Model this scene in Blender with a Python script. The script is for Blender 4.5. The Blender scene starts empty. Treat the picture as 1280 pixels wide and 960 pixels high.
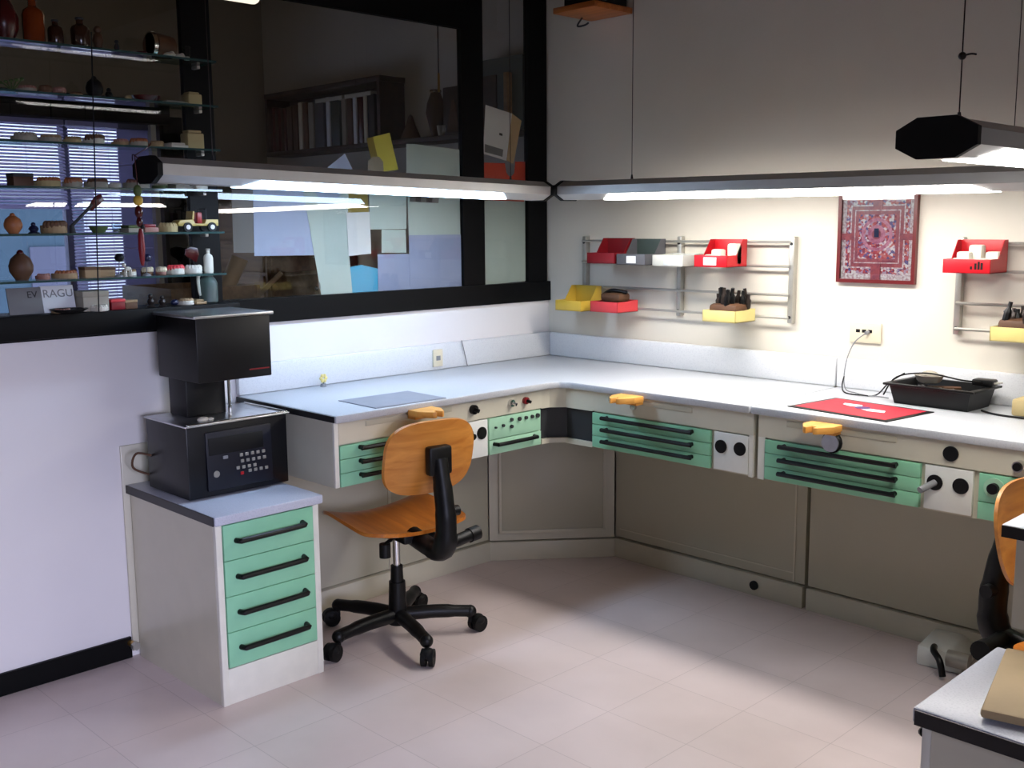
import bpy, bmesh, math, random
import numpy as np
from mathutils import Vector, Matrix
random.seed(4)
S = bpy.context.scene
COL = S.collection
PI = math.pi

# ------------------------------------------------------------------ camera
CAM = np.array([3.4863, -3.6856, 1.5]); YAW, PIT, ROL, FPX = .7933, -.1494, -.0083, 1317.86
FW = np.array([-math.sin(YAW)*math.cos(PIT), math.cos(YAW)*math.cos(PIT), math.sin(PIT)])
RT = np.array([math.cos(YAW), math.sin(YAW), 0.]); UP = np.cross(RT, FW)
RR = math.cos(ROL)*RT + math.sin(ROL)*UP; UU = math.cos(ROL)*UP - math.sin(ROL)*RT
def at(u, v, ax, c):
    """point of the photograph (u, v) carried onto the real plane axis=c"""
    d = FW + RR*(u-640)/FPX - UU*(v-480)/FPX
    k = 'xyz'.index(ax); t = (c-CAM[k])/d[k]
    return CAM + t*d
cd = bpy.data.cameras.new('camera'); cam = bpy.data.objects.new('camera', cd); COL.objects.link(cam)
cd.sensor_fit = 'HORIZONTAL'; cd.sensor_width = 36; cd.lens = 36*FPX/1280; cd.clip_start = .05
mw = Matrix.Identity(4)
for i in range(3):
    mw[i][0] = RR[i]; mw[i][1] = UU[i]; mw[i][2] = -FW[i]; mw[i][3] = CAM[i]
cam.matrix_world = mw
S.camera = cam
S.view_settings.view_transform = 'Standard'; S.view_settings.look = 'None'
S.view_settings.gamma = 1; S.view_settings.use_curve_mapping = False
S.view_settings.exposure = 0.0
DAY = 13

# ------------------------------------------------------------------ materials
def lin(c):
    c = c/255.
    return c/12.92 if c <= .04045 else ((c+.055)/1.055)**2.4
def L3(rgb): return (lin(rgb[0]), lin(rgb[1]), lin(rgb[2]), 1)
def newmat(name):
    m = bpy.data.materials.new(name); m.use_nodes = True
    nt = m.node_tree; nt.nodes.clear()
    out = nt.nodes.new('ShaderNodeOutputMaterial')
    return m, nt, out
def mat(name, rgb, rough=.5, metal=0., spec=.5, var=.06, scale=14., bump=0., rgb2=None, coat=0.):
    m, nt, out = newmat(name); N = nt.nodes; K = nt.links
    p = N.new('ShaderNodeBsdfPrincipled'); K.new(p.outputs[0], out.inputs[0])
    p.inputs['Roughness'].default_value = rough; p.inputs['Metallic'].default_value = metal
    p.inputs['Specular IOR Level'].default_value = spec; p.inputs['Coat Weight'].default_value = coat
    tc = N.new('ShaderNodeTexCoord'); no = N.new('ShaderNodeTexNoise')
    no.inputs['Scale'].default_value = scale; no.inputs['Detail'].default_value = 4
    K.new(tc.outputs['Object'], no.inputs['Vector'])
    r = N.new('ShaderNodeValToRGB'); c = L3(rgb)
    c2 = L3(rgb2) if rgb2 else tuple(x*(1-var) for x in c[:3])+(1,)
    r.color_ramp.elements[0].color = c2; r.color_ramp.elements[1].color = c
    r.color_ramp.elements[0].position = .35; r.color_ramp.elements[1].position = .62
    K.new(no.outputs['Fac'], r.inputs[0]); K.new(r.outputs[0], p.inputs['Base Color'])
    if bump:
        b = N.new('ShaderNodeBump'); b.inputs['Strength'].default_value = bump; b.inputs['Distance'].default_value = .002
        K.new(no.outputs['Fac'], b.inputs['Height']); K.new(b.outputs[0], p.inputs['Normal'])
    return m
def speckle(name, base, dots, rough=.35, scale=220.):
    m, nt, out = newmat(name); N = nt.nodes; K = nt.links
    p = N.new('ShaderNodeBsdfPrincipled'); K.new(p.outputs[0], out.inputs[0]); p.inputs['Roughness'].default_value = rough
    tc = N.new('ShaderNodeTexCoord'); no = N.new('ShaderNodeTexNoise'); no.inputs['Scale'].default_value = scale; no.inputs['Detail'].default_value = 1
    K.new(tc.outputs['Object'], no.inputs['Vector'])
    r = N.new('ShaderNodeValToRGB'); r.color_ramp.elements[0].position = .33; r.color_ramp.elements[1].position = .5
    r.color_ramp.elements[0].color = L3(dots); r.color_ramp.elements[1].color = L3(base)
    K.new(no.outputs['Fac'], r.inputs[0]); K.new(r.outputs[0], p.inputs['Base Color'])
    return m
def wood(name, a, b, rough=.4, axis=0, scale=6.):
    m, nt, out = newmat(name); N = nt.nodes; K = nt.links
    p = N.new('ShaderNodeBsdfPrincipled'); K.new(p.outputs[0], out.inputs[0]); p.inputs['Roughness'].default_value = rough
    tc = N.new('ShaderNodeTexCoord'); mp = N.new('ShaderNodeMapping')
    s = [scale*6]*3; s[axis] = scale*.5; mp.inputs['Scale'].default_value = s
    K.new(tc.outputs['Object'], mp.inputs[0])
    no = N.new('ShaderNodeTexNoise'); no.inputs['Scale'].default_value = 1.; no.inputs['Detail'].default_value = 5; no.inputs['Distortion'].default_value = .6
    K.new(mp.outputs[0], no.inputs['Vector'])
    r = N.new('ShaderNodeValToRGB'); r.color_ramp.elements[0].position = .3; r.color_ramp.elements[1].position = .7
    r.color_ramp.elements[0].color = L3(b); r.color_ramp.elements[1].color = L3(a)
    K.new(no.outputs['Fac'], r.inputs[0]); K.new(r.outputs[0], p.inputs['Base Color'])
    return m
def emis(name, rgb, st):
    m, nt, out = newmat(name); e = nt.nodes.new('ShaderNodeEmission')
    e.inputs[0].default_value = L3(rgb); e.inputs[1].default_value = st
    nt.links.new(e.outputs[0], out.inputs[0]); return m
def glass(name, tint, ior=1.5, rough=0., extra=0.):
    m, nt, out = newmat(name); N = nt.nodes; K = nt.links
    t = N.new('ShaderNodeBsdfTransparent'); t.inputs[0].default_value = (*tint, 1)
    g = N.new('ShaderNodeBsdfGlossy'); g.inputs['Roughness'].default_value = rough
    f = N.new('ShaderNodeFresnel'); f.inputs[0].default_value = ior+.12
    ge = N.new('ShaderNodeNewGeometry'); iv = N.new('ShaderNodeMath'); iv.operation = 'SUBTRACT'; iv.inputs[0].default_value = 1.
    K.new(ge.outputs['Backfacing'], iv.inputs[1]); mu = N.new('ShaderNodeMath'); mu.operation = 'MULTIPLY'   # reflect on the outer faces only
    K.new(f.outputs[0], mu.inputs[0]); K.new(iv.outputs[0], mu.inputs[1])
    x = N.new('ShaderNodeMixShader'); K.new(mu.outputs[0], x.inputs[0]); K.new(t.outputs[0], x.inputs[1]); K.new(g.outputs[0], x.inputs[2])
    K.new(x.outputs[0], out.inputs[0]); return m
def floor_mat():
    m, nt, out = newmat('floor_tiles'); N = nt.nodes; K = nt.links
    p = N.new('ShaderNodeBsdfPrincipled'); K.new(p.outputs[0], out.inputs[0]); p.inputs['Roughness'].default_value = .32
    g = N.new('ShaderNodeNewGeometry'); mp = N.new('ShaderNodeMapping'); mp.inputs['Location'].default_value = (.0, .12, 0)
    K.new(g.outputs['Position'], mp.inputs[0])
    b = N.new('ShaderNodeTexBrick'); b.offset = 0.; b.inputs['Scale'].default_value = 1.
    b.inputs['Brick Width'].default_value = .297; b.inputs['Row Height'].default_value = .297
    b.inputs['Mortar Size'].default_value = .0014; b.inputs['Mortar Smooth'].default_value = .3; b.inputs['Bias'].default_value = -.2
    b.inputs['Color1'].default_value = L3((224, 208, 206)); b.inputs['Color2'].default_value = L3((219, 203, 200)); b.inputs['Mortar'].default_value = L3((198, 182, 180))
    K.new(mp.outputs[0], b.inputs['Vector'])
    no = N.new('ShaderNodeTexNoise'); no.inputs['Scale'].default_value = 2.2; no.inputs['Detail'].default_value = 6
    K.new(g.outputs['Position'], no.inputs['Vector'])
    r = N.new('ShaderNodeValToRGB'); r.color_ramp.elements[0].color = (.86, .85, .84, 1); r.color_ramp.elements[1].color = (1, 1, 1, 1)
    r.color_ramp.elements[0].position = .3; r.color_ramp.elements[1].position = .65
    K.new(no.outputs['Fac'], r.inputs[0])
    mx = N.new('ShaderNodeMix'); mx.data_type = 'RGBA'; mx.blend_type = 'MULTIPLY'; mx.inputs[0].default_value = 1
    K.new(b.outputs['Color'], mx.inputs[6]); K.new(r.outputs[0], mx.inputs[7]); K.new(mx.outputs[2], p.inputs['Base Color'])
    return m

M = {}
M['wall'] = mat('painted_plaster', (213, 207, 194), .75, var=.04, scale=3, bump=.05)
M['wall_left'] = mat('white_paint', (226, 222, 222), .7, var=.03, scale=3, bump=.05)
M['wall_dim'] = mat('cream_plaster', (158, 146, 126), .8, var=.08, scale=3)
M['ceiling'] = mat('ceiling_paint', (112, 84, 54), .85)
M['floor'] = floor_mat()
M['black'] = mat('black_plastic', (8, 8, 9), .42, spec=.3)
M['blackmat'] = mat('black_matte', (6, 6, 7), .6, spec=.3)
M['blackframe'] = mat('black_frame_paint', (6, 6, 7), .5, spec=.15)
M['blackblue'] = mat('blue_black_enamel', (9, 10, 15), .35, spec=.35)
M['panelblue'] = mat('keypad_panel', (18, 20, 32), .4, spec=.4)
M['beige'] = mat('beige_enamel', (206, 201, 182), .3, var=.03)
M['beigepanel'] = mat('beige_laminate', (190, 186, 166), .22, var=.04, scale=2)
M['trimwhite'] = mat('white_edge_trim', (226, 224, 212), .3)
M['green'] = mat('mint_green_front', (140, 203, 166), .35, var=.05)
M['greenpale'] = mat('pale_mint_panel', (168, 214, 182), .4)
M['laminate'] = speckle('speckled_laminate', (188, 191, 196), (178, 182, 187), .3)
M['backsplash'] = speckle('pale_upstand_laminate', (212, 214, 217), (204, 206, 210), .35)
M['lamgrey_daylit'] = speckle('daylit_grey_laminate', (190, 194, 208), (178, 183, 198), .3)  # lilac tint of daylight put into the grey laminate colour
M['edge'] = mat('black_edge_band', (16, 14, 14), .4)
M['silver'] = mat('brushed_steel', (200, 202, 206), .28, metal=1, var=.1, scale=40)
M['chrome'] = mat('chrome', (215, 215, 215), .12, metal=1)
M['greymetal'] = mat('grey_metal', (176, 174, 166), .35, metal=.6)
M['lampbody'] = mat('lamp_aluminium', (186, 186, 184), .38, metal=.35)
M['lens_cool'] = emis('lamp_lens_cool', (196, 222, 255), 26.)
M['lens_warm'] = emis('lamp_lens_warm', (255, 250, 244), 34.)
M['lens_reflected'] = emis('lamp_reflection_glow', (255, 244, 226), 1.6)  # glow of the tube that stands in for a reflected lamp
M['glass'] = glass('window_glass', (.90, .89, .86), 1.5)
M['shelfglass'] = glass('shelf_glass', (.80, .92, .88), 1.5)
M['shelfedge'] = mat('shelf_glass_edge', (46, 70, 68), .1, spec=.6)
M['clear'] = glass('clear_glass', (.85, .9, .92), 1.5)
M['wood'] = wood('beech_plywood', (216, 146, 66), (184, 112, 42), .32, axis=1)
M['woodseat'] = wood('beech_seat', (208, 128, 48), (176, 98, 30), .28, axis=0)
M['woodpin'] = wood('bench_pin_wood', (232, 170, 84), (208, 142, 60), .45, axis=0)
M['darkwood'] = wood('dark_walnut', (72, 50, 36), (46, 31, 22), .5, axis=0)
M['midwood'] = wood('brown_oak', (150, 116, 78), (116, 86, 56), .5, axis=0)
M['shelfwood'] = wood('orange_shelf_wood', (190, 112, 52), (150, 82, 34), .45, axis=0)
M['red'] = mat('red_plastic', (182, 12, 26), .4)
M['darkred'] = mat('dark_red_plastic', (128, 16, 26), .4)
M['pinkred'] = mat('faded_red_plastic', (208, 60, 66), .4)
M['yellow'] = mat('yellow_plastic', (212, 196, 124), .42)
M['yellowdeep'] = mat('deep_yellow_plastic', (206, 172, 62), .42)
M['greybin'] = mat('grey_plastic', (88, 88, 93), .45)
M['greenbin'] = mat('dark_green_grey_plastic', (66, 78, 74), .45)
M['whitebin'] = mat('white_plastic', (226, 228, 222), .4)
M['binwhite'] = mat('off_white_plastic', (186, 188, 182), .45)
M['cream'] = mat('cream_plastic', (216, 206, 180), .4)
M['whitepaper'] = mat('white_paper', (226, 230, 234), .8, var=.03)
M['papergrey'] = mat('grey_paper', (120, 120, 122), .8)
M['paperblue'] = mat('pale_blue_paper', (176, 190, 222), .8, var=.04)
M['papergreen'] = mat('pale_green_paper', (190, 208, 206), .8, var=.04)
M['paperlav'] = mat('lavender_paper', (158, 170, 206), .8, var=.04)
M['papercyan'] = mat('cyan_paper', (70, 176, 220), .7)
M['paperyellow'] = mat('yellow_paper', (226, 220, 90), .8)
M['paperolive'] = mat('olive_paper', (150, 136, 60), .8)
M['orangered'] = mat('orange_red_card', (214, 66, 34), .7)
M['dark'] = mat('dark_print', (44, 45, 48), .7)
M['tan'] = mat('tan_plaster', (164, 138, 102), .7, var=.15)
M['plaster'] = mat('white_plaster', (208, 204, 190), .75)
M['stone'] = mat('grey_plaster', (160, 154, 140), .8, var=.1)
M['yellowstone'] = mat('yellow_plaster', (178, 160, 114), .75)
M['brownstone'] = mat('brown_plaster', (104, 74, 52), .75, var=.2)
M['pinkwax'] = mat('pink_wax', (156, 110, 98), .5)
M['orangewax'] = mat('orange_wax', (156, 94, 54), .5)
M['tooth'] = mat('ivory_teeth', (206, 194, 164), .4)
M['amber'] = mat('amber_bottle_glass', (120, 48, 12), .12, spec=.8, coat=.5)
M['brownglass'] = mat('dark_brown_bottle', (52, 28, 18), .15, spec=.7)
M['maroon'] = mat('maroon_glaze', (70, 16, 18), .25)
M['navy'] = mat('navy_glaze', (24, 28, 60), .3)
M['leafgreen'] = mat('dull_green', (74, 92, 46), .6)
M['toyyellow'] = mat('toy_yellow_paint', (188, 164, 90), .35)
M['toyred'] = mat('toy_red_paint', (150, 34, 36), .35)
M['rubber'] = mat('black_rubber', (18, 18, 18), .7)
M['hubwhite'] = mat('hub_white', (210, 210, 214), .3, metal=.3)
M['grey'] = mat('mid_grey', (128, 130, 134), .5)
M['matgrey'] = mat('grey_desk_mat', (140, 142, 150), .6)
M['matred'] = mat('red_desk_mat', (188, 22, 46), .6)
M['purple'] = mat('purple_print', (70, 36, 96), .6)
M['posterframe'] = mat('dark_red_frame', (92, 20, 22), .35)
M['brass'] = mat('brass', (190, 150, 80), .3, metal=.9)
m_, nt_, out_ = newmat('blind_slat')
_d = nt_.nodes.new('ShaderNodeBsdfDiffuse'); _t = nt_.nodes.new('ShaderNodeBsdfTranslucent'); _x = nt_.nodes.new('ShaderNodeMixShader')
_d.inputs[0].default_value = L3((212, 208, 226)); _t.inputs[0].default_value = L3((206, 200, 222)); _x.inputs[0].default_value = .62
nt_.links.new(_d.outputs[0], _x.inputs[1]); nt_.links.new(_t.outputs[0], _x.inputs[2]); nt_.links.new(_x.outputs[0], out_.inputs[0])
M['slat'] = m_
m_, nt_, out_ = newmat('frosted_panel')
_d = nt_.nodes.new('ShaderNodeBsdfDiffuse'); _t = nt_.nodes.new('ShaderNodeBsdfTranslucent'); _x = nt_.nodes.new('ShaderNodeMixShader')
_d.inputs[0].default_value = L3((150, 146, 168)); _t.inputs[0].default_value = L3((150, 146, 168)); _x.inputs[0].default_value = .6
nt_.links.new(_d.outputs[0], _x.inputs[1]); nt_.links.new(_t.outputs[0], _x.inputs[2]); nt_.links.new(_x.outputs[0], out_.inputs[0])
M['frost'] = m_
M['facade'] = mat('facade_blue_grey', (74, 96, 112), .8, var=.12, scale=.6)
M['facade2'] = mat('facade_grey', (104, 104, 124), .8, var=.1, scale=.6)
M['cardboard'] = mat('beige_board', (196, 170, 130), .7)
M['toolmetal'] = mat('dark_tool_metal', (52, 44, 40), .35, metal=.5)
M['brown'] = mat('brown_leather', (88, 58, 36), .6, var=.2)

# ------------------------------------------------------------------ mesh builder
class MB:
    def __init__(s): s.bm = bmesh.new()
    def box(s, x0, x1, y0, y1, z0, z1, bev=0., seg=2):
        r = bmesh.ops.create_cube(s.bm, size=1)
        vs = r['verts']
        for v in vs:
            v.co = Vector(((x0+x1)/2+v.co.x*(x1-x0), (y0+y1)/2+v.co.y*(y1-y0), (z0+z1)/2+v.co.z*(z1-z0)))
        if bev:
            es = {e for v in vs for e in v.link_edges}
            bmesh.ops.bevel(s.bm, geom=list(es), offset=bev, segments=seg, affect='EDGES', profile=.5)
        return s
    def prism(s, pts, a0, a1, ax='z', bev=0.):
        """polygon pts (2D) extruded along ax"""
        def mk(p, a):
            if ax == 'z': return (p[0], p[1], a)
            if ax == 'x': return (a, p[0], p[1])
            return (p[0], a, p[1])
        A = [s.bm.verts.new(mk(p, a0)) for p in pts]; B = [s.bm.verts.new(mk(p, a1)) for p in pts]
        n = len(pts); fs = [s.bm.faces.new(A), s.bm.faces.new(B)]
        for i in range(n): fs.append(s.bm.faces.new((A[i], A[(i+1) % n], B[(i+1) % n], B[i])))
        bmesh.ops.recalc_face_normals(s.bm, faces=fs)
        if bev:
            es = {e for f in fs for e in f.edges}
            bmesh.ops.bevel(s.bm, geom=list(es), offset=bev, segments=2, affect='EDGES', profile=.5)
        return s
    def cyl(s, p, q, r, r2=None, n=20, cap=True):
        p = Vector(p); q = Vector(q); d = q-p; L = d.length
        m = Matrix.Translation((p+q)/2) @ d.to_track_quat('Z', 'Y').to_matrix().to_4x4()
        bmesh.ops.create_cone(s.bm, cap_ends=cap, segments=n, radius1=r, radius2=r if r2 is None else r2, depth=L, matrix=m)
        return s
    def sph(s, c, r, sx=1, sy=1, sz=1, n=14):
        m = Matrix.Translation(c) @ Matrix.Diagonal((sx, sy, sz, 1))
        bmesh.ops.create_uvsphere(s.bm, u_segments=n, v_segments=max(6, n*2//3), radius=r, matrix=m); return s
    def lathe(s, prof, c=(0, 0, 0), n=20, axis='z'):
        rings = []
        for (r, z) in prof:
            ring = []
            for i in range(n):
                a = 2*PI*i/n; x, y = max(r, 1e-4)*math.cos(a), max(r, 1e-4)*math.sin(a)
                co = (x, y, z) if axis == 'z' else ((z, x, y) if axis == 'x' else (x, z, y))
                ring.append(s.bm.verts.new(Vector(c)+Vector(co)))
            rings.append(ring)
        fs = []
        for A, B in zip(rings, rings[1:]):
            for i in range(n): fs.append(s.bm.faces.new((A[i], A[(i+1) % n], B[(i+1) % n], B[i])))
        fs.append(s.bm.faces.new(rings[0])); fs.append(s.bm.faces.new(rings[-1]))
        bmesh.ops.recalc_face_normals(s.bm, faces=fs); return s
    def tube(s, pts, r, n=10, smooth=True, closed=False):
        P = [Vector(p) for p in pts]
        if smooth and len(P) > 2:
            Q = []
            m = len(P)
            for i in range(m-1):
                p0, p1, p2, p3 = P[max(i-1, 0)], P[i], P[i+1], P[min(i+2, m-1)]
                for k in range(6):
                    t = k/6
                    Q.append(.5*((2*p1)+(-p0+p2)*t+(2*p0-5*p1+4*p2-p3)*t*t+(-p0+3*p1-3*p2+p3)*t**3))
            Q.append(P[-1]); P = Q
        rings = []; prev = None
        for i, p in enumerate(P):
            d = (P[min(i+1, len(P)-1)]-P[max(i-1, 0)]).normalized()
            a = prev if prev is not None else (Vector((0, 0, 1)) if abs(d.z) < .9 else Vector((1, 0, 0)))
            u = (a-d*a.dot(d)).normalized(); w = d.cross(u); prev = u
            rr = r[i*len(r)//len(P)] if isinstance(r, (list, tuple)) else r
            rings.append([s.bm.verts.new(p+u*rr*math.cos(2*PI*k/n)+w*rr*math.sin(2*PI*k/n)) for k in range(n)])
        fs = []
        for A, B in zip(rings, rings[1:]):
            for k in range(n): fs.append(s.bm.faces.new((A[k], A[(k+1) % n], B[(k+1) % n], B[k])))
        fs.append(s.bm.faces.new(rings[0])); fs.append(s.bm.faces.new(rings[-1]))
        bmesh.ops.recalc_face_normals(s.bm, faces=fs); return s
    def xf(s, m):
        bmesh.ops.transform(s.bm, matrix=m, verts=s.bm.verts[:]); return s
    def build(s, name, material, parent=None, local=False, kind=None, label=None, group=None, cat=None, smooth=True):
        bm = s.bm
        if parent is None:
            lo = [min(v.co[k] for v in bm.verts) for k in range(3)]; hi = [max(v.co[k] for v in bm.verts) for k in range(3)]
            org = Vector(((lo[0]+hi[0])/2, (lo[1]+hi[1])/2, lo[2]))
            bmesh.ops.translate(bm, vec=-org, verts=bm.verts[:])
        elif not local:
            p = parent
            while p.parent: p = p.parent
            bmesh.ops.translate(bm, vec=-p.location, verts=bm.verts[:])
        me = bpy.data.meshes.new(name); bm.to_mesh(me); bm.free()
        me.materials.append(M[material] if isinstance(material, str) else material)
        if smooth:
            for f in me.polygons: f.use_smooth = True
            me.set_sharp_from_angle(angle=math.radians(35))
        o = bpy.data.objects.new(name, me); COL.objects.link(o)
        if parent is None: o.location = org
        else: o.parent = parent
        if kind: o['kind'] = kind
        if label: o['label'] = label
        if group: o['group'] = group
        if cat: o['category'] = cat
        return o
def T(name, label, cat, loc=(0, 0, 0), rz=0, group=None):
    o = bpy.data.objects.new(name, None); COL.objects.link(o); o.empty_display_size = .05
    o.location = loc; o.rotation_euler = (0, 0, rz); o['label'] = label; o['category'] = cat
    if group: o['group'] = group
    return o
def copy_tree(o, parent=None):
    c = o.copy(); COL.objects.link(c); c.parent = parent
    for ch in list(o.children): copy_tree(ch, c)
    return c
def struct(mb, name, m, parent=None): return mb.build(name, m, parent, kind='structure')

# ------------------------------------------------------------------ setting
XE, YB, ZC, XF = 5.0, -6.0, 3.0, -2.45
struct(MB().box(XF-.12, XE+.12, YB-.12, .12, -.12, 0), 'floor', 'floor')
struct(MB().box(XF-.12, XE+.12, YB-.12, .12, ZC, ZC+.1), 'ceiling', 'ceiling')
struct(MB().box(XF-.12, XE+.12, 0, .12, 0, ZC), 'wall_right', 'wall')
struct(MB().box(XF-.12, XE+.12, YB-.12, YB, 0, ZC), 'wall_back', 'wall')
struct(MB().box(-.1, 0, YB, 0, 0, 1.145), 'wall_left', 'wall_left')
struct(MB().box(-.1, 0, YB, -3.4, 1.145, ZC), 'wall_left_upper', 'wall')
struct(MB().box(0, .012, YB, -2.16, 0, .075), 'baseboard_left', 'blackframe')
# far wall of the neighbouring room with its window opening
WY0, WY1, WZ0, WZ1 = -2.6, -.72, .95, 2.09
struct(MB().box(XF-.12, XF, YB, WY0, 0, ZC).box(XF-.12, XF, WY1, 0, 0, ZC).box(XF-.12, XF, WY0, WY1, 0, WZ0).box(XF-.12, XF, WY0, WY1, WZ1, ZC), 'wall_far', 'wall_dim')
# east wall behind the photographer with a wide window
EY0, EY1, EZ0, EZ1 = -4.3, -2.9, .9, 1.7
struct(MB().box(XE, XE+.12, YB, EY0, 0, ZC).box(XE, XE+.12, EY1, 0, 0, ZC).box(XE, XE+.12, EY0, EY1, 0, EZ0).box(XE, XE+.12, EY0, EY1, EZ1, ZC), 'wall_east', 'wall')
we = MB().box(XE+.03, XE+.09, EY0, EY1, EZ0, EZ0+.05).box(XE+.03, XE+.09, EY0, EY1, EZ1-.05, EZ1)
for y in (EY0, -3.62, EY1-.05): we.box(XE+.03, XE+.09, y, y+.05, EZ0, EZ1)
struct(we, 'window_3', 'blackframe')

# glazed partition above the left wall
PA0, PA1, PB0, PB1, PC0, PC1 = -1.841, -1.732, -.546, -.417, -.138, -.012
fr = MB().box(-.06, .012, -3.4, -.0, 1.1445, 1.235)
part = struct(fr, 'window_1', 'blackframe')
struct(MB().box(.012, .12, -3.4, PA1, 1.160, 1.235, bev=.003), 'window_1_ledge', 'blackframe', part)
for a, b in ((PA0, PA1), (PB0, PB1), (PC0, PC1), (-3.4, -3.28)):
    struct(MB().box(-.026, .0, a, b, 1.235, ZC), 'post', 'blackframe', part)
struct(MB().box(-.026, .0, PA1, PB0, 2.335, 2.50), 'transom', 'blackframe', part)
for a, b, z0, z1 in ((PA1, PB0, 1.235, 2.335), (PA1, PB0, 2.5, ZC), (PB1, PC0, 1.235, ZC), (-3.28, PA0, 1.235, ZC)):
    struct(MB().box(-.014, -.009, a, b, z0, z1), 'glass_pane', 'glass', part)

# window with blinds on the far wall
w2 = MB()
w2.box(XF-.09, XF+.01, WY0, WY0+.05, WZ0, WZ1).box(XF-.09, XF+.01, WY1-.05, WY1, WZ0, WZ1).box(XF-.09, XF+.01, WY0, WY1, WZ0, WZ0+.06).box(XF-.09, XF+.01, WY0, WY1, WZ1-.03, WZ1)
w2.box(XF-.08, XF-.03, -1.28, -1.24, WZ0, WZ1).box(XF-.08, XF-.03, -1.92, -1.88, WZ0, WZ1)
win2 = struct(w2, 'window_2', 'facade2')
struct(MB().box(XF-.058, XF-.052, WY0, WY1, WZ0, WZ1), 'glass_pane', 'clear', win2)
struct(MB().box(XF, XF+.11, -3.0, -.70, WZ1, WZ1+.135, bev=.004), 'trim_1', 'blackframe')     # dark cassette over the blinds
struct(MB().box(XF, XF+.06, -.72, -.60, 0, WZ1+.05, bev=.004), 'trim_2', 'blackframe')        # dark jamb right of the window
struct(MB().box(XF+.001, XF+.045, -.79, -.76, WZ0, WZ1), 'trim_3', 'trimwhite')
def blind(label, y0, y1, z0, z1, cords):
    bl = T('venetian_blind', label, 'blind', (XF+.03, (y0+y1)/2, z0), 0, group='venetian blinds behind the glass shelves')
    sl = MB(); z = z0+.03; a = .0098; t = math.radians(38); dx, dz = a*math.cos(t), a*math.sin(t)
    while z < z1-.03:
        sl.prism([(XF+.03-dx, z+dz), (XF+.03+dx, z-dz), (XF+.03+dx, z-dz-.0012), (XF+.03-dx, z+dz-.0012)], y0, y1, 'y')
        z += .0178
    sl.build('slats', 'slat', bl, smooth=False)
    MB().box(XF+.015, XF+.045, y0, y1, z1-.03, z1-.004).build('head_rail', 'slat', bl)
    MB().box(XF+.018, XF+.042, y0, y1, z0+.008, z0+.024).build('bottom_rail', 'slat', bl)
    for y in cords: MB().cyl((XF+.044, y, z0+.02), (XF+.044, y, z1-.02), .0012, n=6).build('ladder_cord', 'slat', bl)
blind('half-raised pale venetian blind over the left part of the far window', WY0+.06, -1.29, 1.60, WZ1, (-2.2, -1.5))
blind('narrow full-length pale venetian blind right of the half-raised one', -1.27, -.985, WZ0, WZ1, (-1.2, -1.05))
lv = MB().box(XF-.004, XF+.0, -.975, -.79, WZ0, WZ1)
lvo = struct(lv, 'louver_panel', 'frost', win2)
lb = MB()
for k in range(9): lb.box(XF+.0, XF+.006, -.965, -.80, WZ0+.08+.118*k, WZ0+.085+.118*k)
struct(lb, 'louver_bars', 'slat', lvo)
# what stands outside that window
def building(name, x, y0, y1, h, m, label):
    b = T(name, label, 'building', (x, (y0+y1)/2, -3))
    MB().box(x-3, x, y0, y1, -3, h).build('wall', m, b)
    w = 0
    for yy in np.arange(y0+.5, y1-.6, 1.3):
        for zz in np.arange(-1, h-1, 1.4):
            MB().box(x, x+.03, yy, yy+.6, zz, zz+.9).build('window', 'facade2', b)
    MB().box(x-3.1, x+.1, y0-.1, y1+.1, h, h+.15).build('roof_slab', 'grey', b)
building('apartment_building', -9., -3.5, 1.55, 1.85, 'facade', 'blue grey building outside, seen below the half-raised blind')

# ------------------------------------------------------------------ lab benches
HB = .8825; TH = .0275
def sockets(parent, ax, c, pts, r=.024):
    """round sockets on a vertical plane: ax 'x' -> facing +X, ax 'y' -> facing -Y"""
    for (a, z) in pts:
        if ax == 'x':
            s = MB().cyl((c, a, z), (c+.004, a, z), r); s2 = MB().cyl((c+.0038, a, z), (c+.0046, a, z), r*.66)
        else:
            s = MB().cyl((a, c, z), (a, c-.004, z), r); s2 = MB().cyl((a, c-.0038, z), (a, c-.0046, z), r*.66)
        o = s.build('socket', 'black', parent); s2.build('socket_well', 'blackmat', o)
def bar_handle(parent, ax, c, a0, a1, z, out=.024, r=.0078, slope=0):
    pts = [(0, a0), (out*.8, a0+.006), (out, a0+.02), (out, a1-.02), (out*.8, a1-.006), (0, a1)]
    if ax == 'x': P = [(c+o, a, z) for o, a in pts]
    elif ax == '-x': P = [(c-o, a, z) for o, a in pts]
    else: P = [(a, c-o, z) for o, a in pts]
    return MB().tube(P, r, n=8).build('handle', 'black', parent)

# --- worktops
wt = T('worktop', 'L-shaped speckled pale grey worktop running round the room corner', 'worktop', (.35, -.6, HB-TH))
pts = [(.02, -1.70), (.64, -1.70), (.64, -.68), (.655, -.635), (.70, -.615), (1.522, -.615), (1.522, -.02), (.02, -.02)]
MB().prism(pts, HB-TH, HB, 'z', bev=.007).build('top', 'laminate', wt)
MB().box(.004, .03, -1.70, -.004, HB, .995, bev=.006).build('backsplash', 'backsplash', wt)
MB().box(.03, 1.522, -.03, -.004, HB, .993, bev=.006).build('backsplash', 'backsplash', wt)
MB().box(.012, .632, -1.7035, -1.70, HB-TH+.003, HB-.004).build('edge_band', 'edge', wt)
wt = T('worktop', 'straight speckled worktop under the poster, carrying the red mat', 'worktop', (2.1, -.3, HB-TH))
MB().box(1.527, 2.685, -.615, -.02, HB-TH, HB, bev=.007).build('top', 'laminate', wt)
MB().box(1.527, 2.685, -.03, -.004, HB, .993, bev=.006).build('backsplash', 'backsplash', wt)
wt = T('worktop', 'pale worktop end with black edge at the right picture border', 'worktop', (3.0, -.8, HB-TH))
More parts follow.
